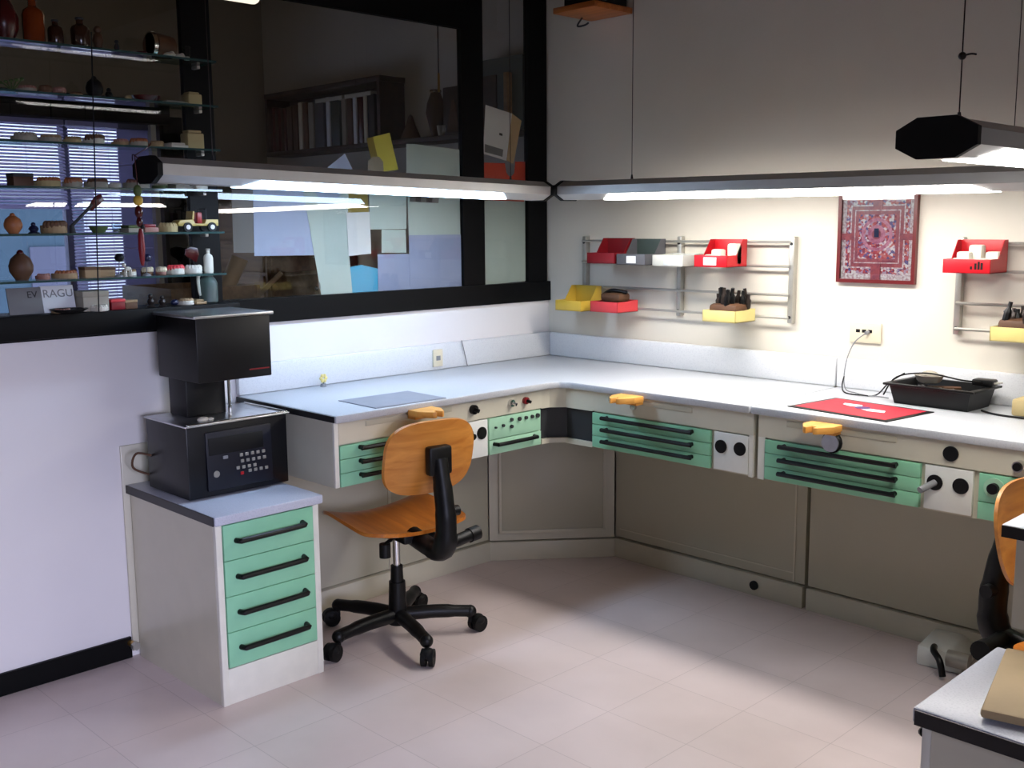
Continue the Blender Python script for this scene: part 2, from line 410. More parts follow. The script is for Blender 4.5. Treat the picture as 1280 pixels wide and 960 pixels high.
MB().box(2.69, 3.35, -1.488, -.02, HB-TH, HB, bev=.006).build('top', 'lamgrey_daylit', wt)
MB().box(2.693, 3.347, -1.4915, -1.488, HB-TH+.001, HB-.002).build('edge_band', 'edge', wt)

def drawers(root, ax, c, a0, a1, z0, z1, n, h0, h1, m='green', gap=.002, hz=.3):
    dz = (z1-z0)/n
    for k in range(n):
        zb = z0+k*dz
        if ax == 'x': d = MB().box(c-.012, c+.004, a0, a1, zb+gap/2, zb+dz-gap/2, bev=.0012).build('drawer', m, root)
        elif ax == '-x': d = MB().box(c-.004, c+.012, a0, a1, zb+gap/2, zb+dz-gap/2, bev=.0012).build('drawer', m, root)
        else: d = MB().box(a0, a1, c-.004, c+.012, zb+gap/2, zb+dz-gap/2, bev=.0012).build('drawer', m, root)
        bar_handle(d, ax, c+(.004 if ax == 'x' else -.004), h0, h1, zb+dz*(1-hz))
    return root

FX, FY = .612, -.600          # fascia planes
ZB0, ZB1 = .63, .855
# --- left bench unit
u = T('bench_cabinet', 'left bench unit behind the wooden chair, with mint drawers', 'cabinet', (.3, -1.2, 0))
MB().box(.02, FX-.012, -1.69, -.69, ZB0, ZB1).build('carcass', 'beige', u)
MB().box(FX-.012, FX, -1.69, -1.672, ZB0, ZB1, bev=.002).build('end_stile', 'trimwhite', u)
MB().box(FX-.012, FX, -1.672, -.69, .778, ZB1).build('fascia', 'beige', u)
MB().box(FX-.004, FX+.003, -1.56, -1.17, .826, .845, bev=.001).build('pull_out_board', 'beigepanel', u)
drawers(u, 'x', FX, -1.670, -1.14, ZB0, .773, 3, -1.59, -1.22)
sp = MB().box(FX-.012, FX+.002, -1.122, -.990, ZB0+.002, .773, bev=.001).build('socket_panel', 'whitebin', u)
sockets(sp, 'x', FX+.002, ((-1.090, .728), (-1.022, .724)))
MB().cyl((FX+.004, -1.09, .728), (FX+.035, -1.09, .722), .012).build('plug', 'black', sp)
cp = MB().box(FX-.012, FX+.002, -.982, -.700, .690, .773, bev=.001).build('control_panel', 'greenpale', u)
for (y, z, r) in ((-.95, .735, .004), (-.91, .738, .006), (-.865, .755, .007), (-.865, .728, .007), (-.822, .752, .008), (-.785, .752, .007), (-.75, .752, .007), (-.72, .752, .009)):
    MB().cyl((FX+.002, y, z), (FX+.010, y, z), r, n=12).build('knob', 'dark', cp)
d = MB().box(FX-.012, FX+.004, -.982, -.700, ZB0+.002, .687, bev=.001).build('drawer', 'greenpale', u)
bar_handle(d, 'x', FX+.004, -.96, -.74, .672)
for (y, m, r) in ((-1.064, 'black', .018), (-.866, 'chrome', .014), (-.787, 'darkred', .014)):
    k = MB().cyl((FX, y, .820), (FX+.014, y, .820), r).build('knob', m, u)
    MB().cyl((FX+.014, y, .820), (FX+.03, y+.004, .816), r*.45, n=12).build('stem', 'black' if m != 'chrome' else 'chrome', k)
MB().box(.02, .125, -1.69, -.535, .095, ZB0).build('back_panel', 'beigepanel', u)
MB().box(.02, .14, -1.69, -.525, 0, .088, bev=.003).build('plinth', 'beige', u)
MB().box(.118, .130, -1.10, -1.085, .095, ZB0).build('panel_trim', 'beige', u)
# --- corner unit
u = T('corner_cabinet', 'beige corner cupboard with a diagonal door under the worktop corner', 'cabinet', (.25, -.25, 0))
A, B = (.128, -.53), (.492, -.092)
def diag(t, off):                       # point along the diagonal, pushed off metres into the room
    ax_, ay = A[0]+(B[0]-A[0])*t, A[1]+(B[1]-A[1])*t
    n = Vector((B[1]-A[1], -(B[0]-A[0]))).normalized()
    return (ax_+n.x*off, ay+n.y*off)
def dpanel(t0, t1, o0, o1, z0, z1, bev=0.):
    return MB().prism([diag(t0, o0), diag(t1, o0), diag(t1, o1), diag(t0, o1)], z0, z1, 'z', bev=bev)
dpanel(.0, 1., -.03, 0., .09, .78).build('carcass', 'beige', u)
d = dpanel(.075, .925, 0., .012, .125, .76, bev=.002).build('door', 'beigepanel', u)
for t0, t1, z0, z1 in ((.075, .095, .125, .76), (.905, .925, .125, .76)):
    dpanel(t0, t1, .012, .018, z0, z1, bev=.0015).build('door_frame', 'beige', d)
dpanel(.075, .925, .012, .018, .125, .14, bev=.0015).build('door_frame', 'beige', d)
dpanel(-.02, 1.02, -.03, .014, 0, .085, bev=.003).build('plinth', 'beige', u)
rc = MB().prism([(FX-.012, -.69), (FX-.012, -.645), (.655, -.588), (.800, -.588), (.80, -.57), (.64, -.57), (.59, -.63), (.59, -.69)], ZB0+.02, .775, 'z').build('recess_shade', 'dark', u)  # dark panel painted for the shaded inside of the corner opening
MB().prism([(FX-.012, -.69), (FX, -.69), (FX+.004, -.65), (.66, -.602), (.80, -.600), (.80, -.585), (.65, -.585), (FX-.012, -.64)], .775, ZB1, 'z').build('fascia', 'beige', u)
MB().prism([(FX-.012, -.69), (FX, -.69), (FX+.004, -.65), (.66, -.602), (.80, -.600), (.80, -.585), (.65, -.585), (FX-.012, -.64)], ZB0, .65, 'z').build('fascia', 'beige', u)
# --- right units
def right_unit(x0, x1, label, dr, sx, px0, px1, hole):
    u = T('bench_cabinet', label, 'cabinet', ((x0+x1)/2, -.3, 0))
    MB().box(x0, x1, FY+.012, -.02, ZB0, ZB1).build('carcass', 'beige', u)
    MB().box(x0, x1, FY, FY+.012, .778, ZB1).build('fascia', 'beige', u)
    xm = (dr[0]+dr[1])/2
    MB().box(dr[0]+.08, dr[1]-.08, FY-.003, FY+.004, .826, .845, bev=.001).build('pull_out_board', 'beigepanel', u)
    drawers(u, 'y', FY, dr[0], dr[1], ZB0+.004, .773, 3, dr[0]+.075, dr[1]-.075)
    sp = MB().box(sx[0], sx[1], FY-.002, FY+.012, ZB0+.008, .773, bev=.001).build('socket_panel', 'whitebin', u)
    c = (sx[0]+sx[1])/2
    sockets(sp, 'y', FY-.002, ((c-.04, .722), (c+.038, .724)))
    MB().box(px0, px1, -.085, -.02, .095, ZB0).build('back_panel', 'beigepanel', u)
    MB().box(px0, px1, -.10, -.02, 0, .088, bev=.003).build('plinth', 'beige', u)
    return u, sp
u, sp = right_unit(.80, 1.532, 'bench unit right of the corner, with mint drawers and a holed plinth', (.803, 1.356), (1.373, 1.514), .495, 1.455, None)
MB().box(1.516, 1.532, FY, FY+.012, ZB0, .778).build('end_stile', 'trimwhite', u)
MB().cyl((1.239, -.101, .045), (1.239, -.108, .045), .019).build('plinth_cap', 'black', u)
MB().box(1.405, 1.412, -.0885, -.085, .095, ZB0).build('panel_trim', 'beige', u)
MB().box(.52, 1.41, -.0875, -.085, .13, .136).build('panel_trim', 'beige', u)
MB().cyl((1.10-.09, FY, .818), (1.10-.09, FY-.012, .818), .012).build('knob', 'chrome', u)
u, sp = right_unit(1.552, 2.66, 'long bench unit on the right, with mint drawers below the red mat', (1.581, 2.123), (2.138, 2.282), 1.47, 2.66, None)
MB().box(1.552, 1.578, FY, FY+.012, ZB0, .778).build('end_stile', 'trimwhite', u)
MB().cyl((2.17, FY-.004, .722), (2.15, FY-.06, .705), .010).build('plug', 'grey', sp)
MB().cyl((2.213, FY, .817), (2.213, FY-.006, .817), .023).build('cable_grommet', 'black', u)
cp = MB().box(2.30, 2.55, FY-.003, FY+.012, .690, .773, bev=.001).build('control_panel', 'green', u)
MB().cyl((2.345, FY-.003, .735), (2.345, FY-.007, .735), .030).build('dial_plate', 'greenpale', cp)
MB().cyl((2.345, FY-.003, .735), (2.345, FY-.022, .735), .016).build('knob', 'black', cp)
d = MB().box(2.30, 2.55, FY-.003, FY+.012, ZB0+.006, .687, bev=.001).build('drawer', 'green', u)
MB().sph((2.37, FY-.014, .668), .012).build('knob', 'black', d)
k = MB().cyl((2.412, FY, .812), (2.412, FY-.025, .812), .016).build('knob', 'chrome', u)
MB().cyl((2.412, FY-.025, .812), (2.412, FY-.03, .812), .012).build('knob_cap', 'black', k)
k = MB().cyl((1.835, FY, .800), (1.835, FY-.03, .800), .030).build('swivel_knob', 'silver', u)
MB().lathe([(.031, 0), (.035, .004), (.035, .012), (.031, .016)], (1.835, FY-.024, .800), axis='y').build('knob_ring', 'black', k)
# --- right island unit, only its end shows
u = T('bench_cabinet', 'beige bench unit at the right border, under the black-edged worktop', 'cabinet', (3.0, -.8, 0))
MB().box(2.72, 3.33, -1.48, -.62, .665, ZB1).build('carcass', 'beige', u)
MB().box(3.20, 3.33, -1.48, -.62, .0, .63).build('back_panel', 'beigepanel', u)

# --- bench pins (wooden filing wedges)
def bench_pin(label, pos, rz):
    t = T('bench_pin', label, 'bench pin', pos, rz, group='wooden bench pins')
    # local: +X points out of the bench
    w = .055
    m = MB().prism([(-.02, -w), (.035, -w), (.085, -w*.45), (.092, -.012), (.060, -.008), (.060, .008), (.092, .012), (.085, w*.45), (.035, w), (-.02, w)], .0, .022, 'z', bev=.003)
    m.build('block', 'woodpin', t, local=True)
    MB().box(-.03, .012, -.045, .045, -.012, .0, bev=.002).build('holder', 'woodpin', t, local=True)
    return t
bench_pin('wooden bench pin at the grey mat, behind the chair backrest', (.655, -1.34, .842), 0)
bench_pin('wooden bench pin near the inner corner of the worktop', (1.02, -.645, .846), -PI/2)
bench_pin('wooden bench pin in front of the red mat', (1.82, -.645, .842), -PI/2)

# ------------------------------------------------------------------ pedestals
def pedestal(label, loc, rz):
    t = T('drawer_pedestal', label, 'drawer unit', loc, rz, group='low drawer pedestals')
    D, W = .57, .378     # local: front faces +X, centre of footprint at origin
    h = .592
    MB().box(-D/2, D/2-.006, -W/2, W/2, .0, h).build('carcass', 'beige', t, local=True)
    for s in (-1, 1): MB().box(D/2-.006, D/2+.012, s*W/2-(.022 if s > 0 else 0), s*W/2+(.022 if s < 0 else 0), .0, h, bev=.002).build('stile', 'trimwhite', t, local=True)
    MB().box(D/2-.006, D/2+.010, -W/2+.02, W/2-.02, .0, .118, bev=.002).build('plinth', 'trimwhite', t, local=True)
    dz = (.588-.122)/4
    for k in range(4):
        z = .122+dz*k
        d = MB().box(D/2-.006, D/2+.016, -W/2+.0245, W/2-.0245, z+.0012, z+dz-.0012, bev=.0015).build('drawer', 'green', t, local=True)
        y0, y1 = -.122, .122
        zz = z+dz*.56
        x = D/2+.016
        MB().tube([(x, y0, zz-.004), (x+.02, y0+.006, zz-.003), (x+.026, y0+.025, zz-.001), (x+.026, y1-.025, zz+.001), (x+.02, y1-.006, zz+.003), (x, y1, zz+.004)], .0088, n=10).build('handle', 'black', d, local=True)
    MB().box(-D/2-.012, D/2+.028, -W/2-.008, W/2+.010, h, .6227, bev=.006).build('top', 'lamgrey_daylit', t, local=True)
    MB().box(-D/2-.010, D/2+.020, -W/2-.0115, -W/2-.008, h+.001, .6212).build('edge_band', 'edge', t, local=True)
    return t
p1 = pedestal('low beige drawer pedestal with four mint drawers, carrying the black furnace', (.305, -1.945, 0), 0)
struct(MB().box(.001, .010, -2.155, -1.76, .02, .76, bev=.003), 'trim_4', 'beige')
p2 = copy_tree(p1)
p2.location = (2.70+.285+.028, -1.692, 0); p2.rotation_euler = (0, 0, PI)
p2['label'] = 'low beige pedestal at the bottom right corner, with black-edged top'
for ch in list(p2.children):            # its black edge faces the photographer
    pass
for ch in p2.children:
    if ch.name.startswith('edge_band'): ch.location = (0, .4030, 0)
b = T('document_folder', 'beige board folder lying on the bottom right pedestal', 'folder', (3.0, -1.645, .6227), .23)
MB().box(-.235, .22, -.165, .16, .004, .022, bev=.006).build('cover', 'cardboard', b, local=True)
MB().box(-.225, .21, -.150, .150, .0, .0045).build('pages', 'papergrey', b, local=True)

# ------------------------------------------------------------------ furnace
f = T('dental_furnace', 'black bench furnace with keypad standing on the drawer pedestal', 'furnace', (.25, -1.92, .6227))
z0 = .6227
MB().box(.112, .392, -2.106, -1.732, z0+.004, .866, bev=.004).build('base_housing', 'blackblue', f)
for x in (.14, .36):
    for y in (-2.07, -1.77): MB().cyl((x, y, z0), (x, y, z0+.006), .014).build('foot', 'rubber', f)
pl = MB().box(.108, .402, -2.112, -1.726, .866, .872, bev=.002).build('heat_plate', 'silver', f)
MB().tube([(.398, -2.105, .874), (.398, -1.735, .874), (.125, -1.735, .874)], .0035, smooth=False, n=8).build('plate_rim', 'chrome', pl)
# raked control panel
pn = MB().prism([(.389, .648), (.404, .648), (.399, .842), (.389, .842)], -2.042, -1.800, 'y', bev=.002).build('control_panel', 'panelblue', f)
MB().box(.395, .4025, -2.034, -1.832, .765, .822, bev=.002).build('display', 'blackmat', pn)
keys = []
for r_, (zz, ys) in enumerate(((.752, (-1.918, -1.897, -1.876, -1.855, -1.834)), (.731, (-1.915, -1.894, -1.873, -1.852, -1.831)), (.710, (-1.932, -1.911, -1.890, -1.869)), (.694, (-1.888, -1.867, -1.846, -1.825)))):
    for y in ys: keys.append((y, zz, 'greymetal'))
keys.append((-1.918, .690, 'red'))
for y, zz, m in keys: MB().box(.3985, .4055, y-.0058, y+.0058, zz-.0052, zz+.0052, bev=.0012).build('key', m, pn)
MB().cyl((.400, -2.012, .702), (.406, -2.012, .702), .011).build('emblem', 'greymetal', pn)
MB().box(.400, .4045, -1.985, -1.968, .748, .758).build('badge', 'grey', pn)
MB().box(.13, .25, -2.025, -1.880, .872, 1.006, bev=.003).build('lift_column', 'black', f)
MB().cyl((.262, -1.872, .872), (.262, -1.872, 1.006), .006).build('guide_rod', 'chrome', f)
hd = MB().box(.118, .390, -2.052, -1.780, 1.004, 1.212, bev=.004).build('muffle_head', 'black', f)
MB().box(.390, .3912, -1.865, -1.79, 1.030, 1.034).build('red_mark', 'darkred', hd)
MB().box(.108, .400, -2.062, -1.770, 1.212, 1.222, bev=.002).build('lid_plate', 'silver', f)
MB().tube([(.14, -2.106, .74), (.12, -2.15, .75), (.10, -2.155, .70), (.115, -2.106, .67)], .004).build('cable', 'brown', f)
c = MB().sph((.345, -2.02, .878), .015, 1, 1.3, .6).sph((.35, -1.995, .877), .010, 1, 1.2, .6)
c.build('ceramic_piece', 'plaster', label='small white ceramic lump on the furnace heat plate', cat='ceramic piece')
v = T('pipe_valve', 'short brass pipe stub above the black baseboard', 'pipe', (.03, -2.165, .055))
MB().cyl((.012, -2.165, .055), (.05, -2.165, .055), .011).build('stub', 'brass', v)
MB().cyl((.045, -2.165, .055), (.062, -2.165, .055), .015, n=6).build('cap', 'greymetal', v)

# ------------------------------------------------------------------ chairs
def chair(label, loc, rz, seat_h):
    t = T('swivel_chair', label, 'chair', loc, rz, group='wooden swivel chairs')
    # local: sitter faces -X, backrest at +X
    def hub():
        MB().lathe([(.036, .055), (.042, .075), (.036, .105), (.030, .12)], n=20).build('base_hub', 'black', t, local=True)
    hub()
    for k in range(5):
        a = CH_A + k*2*PI/5
        c, s = math.cos(a), math.sin(a)
        lg = MB().tube([(c*.02, s*.02, .088), (c*.14, s*.14, .090), (c*.265, s*.265, .082)], [.026, .025, .022], n=12)
        lg.sph((c*.268, s*.268, .080), .024)
        lg = lg.build('base_leg', 'black', t, local=True)
        cx, cy = c*.285, s*.285
        b = a+CH_C[k]
        off = Vector((math.cos(b), math.sin(b), 0))*.014
        wh = MB()
        px = Vector((-math.sin(b), math.cos(b), 0))
        o = Vector((cx, cy, .0315))+off
        for sg in (-1, 1): wh.cyl(o+px*(sg*.006), o+px*(sg*.022), .031, n=20)
        wh.cyl(Vector((c*.268, s*.268, .04)), Vector((c*.268, s*.268, .085)), .008, n=10)
        wh.sph(o+Vector((0, 0, .012)), .028, 1, 1, .8)
        wh.build('caster', 'blackmat', lg, local=True)
    h = seat_h
    MB().cyl((0, 0, .10), (0, 0, .215), .034, .030).cyl((0, 0, .215), (0, 0, .275), .024, .022).build('column_cover', 'black', t, local=True)
    MB().cyl((0, 0, .27), (0, 0, h-.06), .0135).build('gas_lift', 'chrome', t, local=True)
    MB().box(-.10, .17, -.065, .065, h-.068, h-.036, bev=.008).build('seat_plate', 'black', t, local=True)
    # moulded seat
    def shell(nu, nv, fn, th, name, m):
        bm = bmesh.new(); top = []; bot = []
        for i in range(nu+1):
            for j in range(nv+1):
                p, n_ = fn(i/nu, j/nv)
                top.append(bm.verts.new(p)); bot.append(bm.verts.new(Vector(p)-Vector(n_)*th))
        W = nv+1
        for i in range(nu):
            for j in range(nv):
                a = i*W+j
                bm.faces.new((top[a], top[a+1], top[a+W+1], top[a+W])); bm.faces.new((bot[a], bot[a+W], bot[a+W+1], bot[a+1]))
        for i in range(nu):
            a = i*W; bm.faces.new((top[a], top[a+W], bot[a+W], bot[a])); a = i*W+nv; bm.faces.new((top[a], bot[a], bot[a+W], top[a+W]))
        for j in range(nv):
            bm.faces.new((top[j], bot[j], bot[j+1], top[j+1])); a = nu*W+j; bm.faces.new((top[a], top[a+1], bot[a+1], bot[a]))
        bmesh.ops.recalc_face_normals(bm, faces=bm.faces[:])
        mb = MB(); mb.bm.free(); mb.bm = bm
        return mb.build(name, m, t, local=True)
    def sq(uu, vv, p=5.5):             # square to rounded square
        a, b = uu*2-1, vv*2-1
        k = (abs(a)**p+abs(b)**p)**(1/p) if (a or b) else 1
        mx = max(abs(a), abs(b))
        f_ = mx/k if k > 1e-6 else 1
        return a*f_, b*f_
    def seat_fn(uu, vv):
        a, b = sq(uu, vv)
        x, y = a*.212-.01, b*.212
        z = h-.008-.020*(1-b*b)*(1-.35*a*a) + .018*b*b - .016*a
        if a < -.4: z -= .030*((-a-.4)/.6)**2          # waterfall front
        if a > .6: z += .02*((a-.6)/.4)**2
        return (x, y, z), (0, 0, 1)
    shell(16, 16, seat_fn, .013, 'seat', 'woodseat')
    def back_fn(uu, vv):
        a, b = sq(uu, vv, 3.2)
        y, z = a*.180, b*.130
        x = .235+.030*(1-a*a) + .035*b*.8 - .015*b*b
        return (x, y, h+.255+z), Vector((1, -.3*a, -.2)).normalized()
    shell(18, 14, back_fn, -.012, 'backrest', 'wood')
    # back post and tilt mechanism
    MB().tube([(.12, 0, h-.055), (.26, 0, h-.070), (.325, 0, h-.045), (.338, 0, h+.04), (.325, 0, h+.14), (.300, 0, h+.255)], [.034, .038, .040, .036, .033, .030], n=14).build('back_post', 'black', t, local=True)
    MB().box(.280, .318, -.045, .045, h+.20, h+.30, bev=.010).build('back_bracket', 'black', t, local=True)
    MB().cyl((.33, .02, h+.075), (.33, .055, h+.075), .018).build('height_knob', 'black', t, local=True)
    MB().cyl((.30, .0, h-.055), (.27, .165, h-.04), .022).cyl((.275, .135, h-.043), (.27, .175, h-.039), .026).build('tilt_knob', 'black', t, local=True)
    MB().tube([(.09, -.04, h-.052), (.13, -.115, h-.06), (.13, -.12, h-.075)], .007, n=8).cyl((.13, -.12, h-.06), (.13, -.12, h-.108), .020).build('lift_lever', 'black', t, local=True)
    return t
CH_A = math.radians(63); CH_C = (.6, -.5, .9, .3, -.6)
CHX, CHY = .54, -1.385
chair('wooden swivel chair at the left bench, on a black five-star base', (CHX, CHY, 0), math.radians(-8), .470)
CH_A = math.radians(20)
chair('wooden swivel chair cut by the right border, behind the corner pedestal', (2.79, -.91, 0), math.radians(172), .455)

# foot pedal on the floor right
p = T('foot_pedal', 'grey white foot pedal with black hoop on the floor at right', 'foot pedal', (2.07, -.19, 0), .12)
MB().prism([(-.075, 0), (.075, 0), (.075, .035), (.03, .07), (-.075, .07)], -.10, .10, 'y', bev=.008).build('housing', 'whitebin', p, local=True)
MB().tube([(-.02, -.09, .075), (-.01, -.13, .075), (.02, -.165, .06), (.035, -.175, .012)], .011).build('hoop', 'black', p, local=True)
MB().cyl((.03, -.11, .055), (.10, -.11, .055), .028).build('spring_drum', 'greymetal', p, local=True)

# ------------------------------------------------------------------ lamps
OCT = [(-.076, -.016), (-.036, -.037), (.036, -.037), (.076, -.016), (.076, .016), (.036, .037), (-.036, .037), (-.076, .016)]
def bench_lamp(label, a, b, lens0, lens1, lensmat, cables):
    """lamp from end a to end b; lens between distances lens0..lens1 from a"""
    a, b = Vector(a), Vector(b); d = (b-a); Ln = d.length
    t = T('bench_lamp', label, 'lamp', (a+b)/2, 0, group='octagonal hanging bench lamps')
    m = d.to_track_quat('Y', 'Z').to_matrix().to_4x4(); m.translation = a
    MB().prism(OCT, .012, Ln-.012, 'y').xf(m).build('housing', 'lampbody', t, smooth=False)
    for y0, y1 in ((-.004, .012), (Ln-.012, Ln+.004)):
        MB().prism([(x*1.08, z*1.1) for x, z in OCT], y0, y1, 'y').xf(m).build('end_cap', 'blackmat', t, smooth=False)
    # lens wraps the bottom facet and both lower slanted facets, ends cut at a slant
    bm = MB(); e = .0012
    for x0, z0, x1, z1 in ((-.071, -.0195, -.037, -.0373), (-.036, -.0379, .036, -.0379), (.037, -.0373, .071, -.0195)):
        n = Vector((z1-z0, 0, -(x1-x0))).normalized()*e
        if n.z > 0: n = -n
        q0, q1 = (.0, .05) if x0 < -.05 else ((.05, .05) if x0 < 0 else (.05, .0))
        ya, yb = (q0, q1) if x0 != -.036 else (.05, .05)
        c = [(x0, lens0+.05-ya, z0), (x1, lens0+.05-yb, z1), (x1, lens1-.05+yb, z1), (x0, lens1-.05+ya, z0)]
        if x0 == -.036: c = [(x0, lens0, z0), (x1, lens0, z1), (x1, lens1, z1), (x0, lens1, z0)]
        elif x0 < 0: c = [(x0, lens0+.05, z0), (x1, lens0, z1), (x1, lens1, z1), (x0, lens1-.05, z0)]
        else: c = [(x0, lens0, z0), (x1, lens0+.05, z1), (x1, lens1-.05, z1), (x0, lens1, z0)]
        v0 = [bm.bm.verts.new(Vector(p)) for p in c]; v1 = [bm.bm.verts.new(Vector(p)+n) for p in c]
        fs = [bm.bm.faces.new(v0), bm.bm.faces.new(v1)]+[bm.bm.faces.new((v0[i], v0[(i+1) % 4], v1[(i+1) % 4], v1[i])) for i in range(4)]
        bmesh.ops.recalc_face_normals(bm.bm, faces=fs)
    bm.xf(m).build('lens', lensmat, t, smooth=False)
    for dist, hook in cables:
        p = a+d.normalized()*dist
        c = MB().cyl(p+Vector((0, 0, .034)), (p.x, p.y, ZC), .0014, n=8).build('suspension_cord', 'toolmetal', t)
        MB().cyl(p+Vector((0, 0, .034)), p+Vector((0, 0, .055)), .006, .003, n=10).build('cord_clip', 'dark', c)
        if hook:
            q = p+Vector((0, 0, .165))
            MB().sph(q, .008).tube([q, q+Vector((.012, .012, .004)), q+Vector((.02, .02, .003))], .002, n=6).build('cord_adjuster', 'toolmetal', c)
    return t
bench_lamp('long hanging lamp over the left bench, ending at the glass shelves', (.45, -2.215, 1.672), (.45, -.532, 1.636), .30, 1.46, 'lens_cool', ((.22, False), (1.52, False)))
bench_lamp('long hanging lamp along the white wall, above the poster', (.532, -.45, 1.637), (2.56, -.45, 1.622), .226, 1.71, 'lens_warm', ((.335, False), (1.75, False)))
bench_lamp('short hanging lamp at top right with its black end cap facing', (2.563, -1.60, 1.664), (2.563, -.56, 1.664), .12, .95, 'lens_warm', ((.10, True), (.62, False)))
MB().sph((.532, -.532, 1.637), .016, .8, .8, 1.4).build('lamp_joint', 'black', label='black joint where the two long lamps meet in the corner', cat='joint')

# ------------------------------------------------------------------ wall racks and bins
def rack(label, x0, ups, x1):
    t = T('wall_rack', label, 'rack', (x0, -.02, 1.11), 0, group='grey wall racks')
    for x in ups:
        o = MB().box(x-.011, x+.011, -.030, -.001, 1.112, 1.448, bev=.003).build('upright', 'greymetal', t)
        for z in (1.42, 1.135): MB().cyl((x, -.030, z), (x, -.033, z), .006, n=10).build('screw', 'dark', o)
    for z in (1.427, 1.333, 1.222, 1.133):
        MB().cyl((x0, -.040, z), (x1, -.040, z), .0055, n=10).build('rail', 'greymetal', t)
rack('grey wall rack of two bays left of the poster', .25, (.25, .785, 1.32), 1.32)
rack('grey wall rack cut by the right border, beside the poster', 1.97, (1.97, 2.52), 2.52)
def bin_(label, x0, z0, mfront, mback=None, high=True, w=.155, tag=None, name='storage_bin'):
    t = T(name, label, 'bin', (x0+w/2, -.12, z0), 0, group='open storage bins on the wall racks')
    y0, y1 = -.046, -.185; H = .108 if high else .05; hl = .046; th = .0025
    MB().box(x0, x0+w, y1, y0, z0, z0+th).build('floor', mfront, t)
    MB().box(x0, x0+w, y1, y1+th, z0, z0+hl, bev=.0008).build('front_lip', mfront, t)
    if high: MB().box(x0, x0+w, y0-th, y0, z0, z0+H, bev=.0008).build('back_plate', mback or mfront, t)
    else: MB().box(x0, x0+w, y0-th, y0, z0, z0+H, bev=.0008).build('back_plate', mback or mfront, t)
    for x in (x0, x0+w-th):
        MB().prism([(y1, z0), (y0, z0), (y0, z0+H), (y0-.03, z0+H), (y0-.075, z0+hl), (y1, z0+hl)], x, x+th, 'x').build('side', mfront, t)
    if tag: MB().box(x0+tag[0], x0+tag[1], y1-.001, y1, z0+.008, z0+.038).build('label_card', tag[2], t)
    return t
bin_('red bin at the left end of the rack top row', .405, 1.333, 'darkred')
bin_('grey bin with a white card, second in the top row', .572, 1.330, 'greybin', 'greenbin', tag=(.055, .105, 'whitepaper'))
bin_('low white bin in the middle of the top row', .765, 1.328, 'binwhite', high=False, tag=(.06, .11, 'paperblue'))
bin_('bright red bin with a white card at the right of the top row', .975, 1.330, 'red', tag=(.045, .105, 'whitepaper'))
bin_('deep yellow bin at the left of the lower row', .215, 1.118, 'yellowdeep')
bin_('faded red bin in the lower row, filled with brown scraps', .425, 1.122, 'pinkred', high=False)
bin_('pale yellow bin at the right of the lower row, full of tools', 1.02, 1.114, 'yellow', high=False)
bin_('red bin with white plaster models on the right-hand rack', 1.980, 1.332, 'red')
bin_('pale yellow bin with dark tools at the right border', 2.145, 1.116, 'yellow', high=False, w=.2)
# black characters on the red bin lip
mk = MB()
for i, (a, h_) in enumerate(((.090, .010), (.104, .020), (.114, .026), (.124, .022))): mk.box(1.980+a, 1.980+a+.007, -.1865, -.185, 1.345, 1.345+h_)
mk.build('printed_marks', 'blackmat', [o for o in S.objects if o.get('label', '').startswith('red bin with white plaster')][0])
# bin contents
rnd = random.Random(7)
def heap_tools(x0, z0, w, label, name, m1='toolmetal'):
    t = T(name, label, 'tools', (x0+w/2, -.11, z0), 0, group='dark tools piled in bins')
    for i in range(20):
        x = x0+.018+rnd.random()*(w-.036); y = -.062-rnd.random()*.10
        h = .085+rnd.random()*.050
        dx, dy = (rnd.random()-.5)*.05, (rnd.random()-.5)*.03
        MB().tube([(x, y, z0+.006), (x+dx*.5, y+dy*.4, z0+h*.6), (x+dx, y+dy, z0+h)], [.008, .012, .007], n=8).build('tool', m1 if i % 3 else 'black', t)
    o = MB().box(x0+.012, x0+w-.012, -.165, -.06, z0+.003, z0+.068, bev=.015).build('tool_roll', 'brown', t)
heap_tools(1.02, 1.1165, .155, 'dark pliers and brushes standing in the pale yellow bin', 'tool_bundle')
heap_tools(2.145, 1.1185, .2, 'dark tools in the yellow bin at the right border', 'tool_bundle')
t = T('scrap_bundle', 'brown leather scraps lying in the faded red bin', 'scraps', (.50, -.11, 1.125))
MB().box(.435, .575, -.17, -.06, 1.1245, 1.165, bev=.016).build('pad', 'brown', t)
MB().box(.45, .56, -.15, -.07, 1.166, 1.205, bev=.014).build('pad', 'brown', t)
MB().tube([(.44, -.12, 1.19), (.50, -.13, 1.215), (.57, -.11, 1.207)], .008).build('strap', 'black', t)
def plaster_pile(x, z, n, label):
    t = T('plaster_pile', label, 'plaster models', (x, -.11, z), 0)
    for i in range(n):
        px_, py_ = x-.055+.11*i/(n-1), -.10-.03*(i % 2)
        MB().box(px_-.022, px_+.022, py_-.022, py_+.022, z+.001+.015*(i % 2), z+.045+.022*(i % 3), bev=.008).xf(Matrix.Identity(4)).build('plaster_block', 'plaster', t)
plaster_pile(1.053, 1.3325, 3, 'white plaster pieces in the bright red bin')
plaster_pile(2.057, 1.3345, 5, 'white plaster models heaped in the red bin beside the poster')

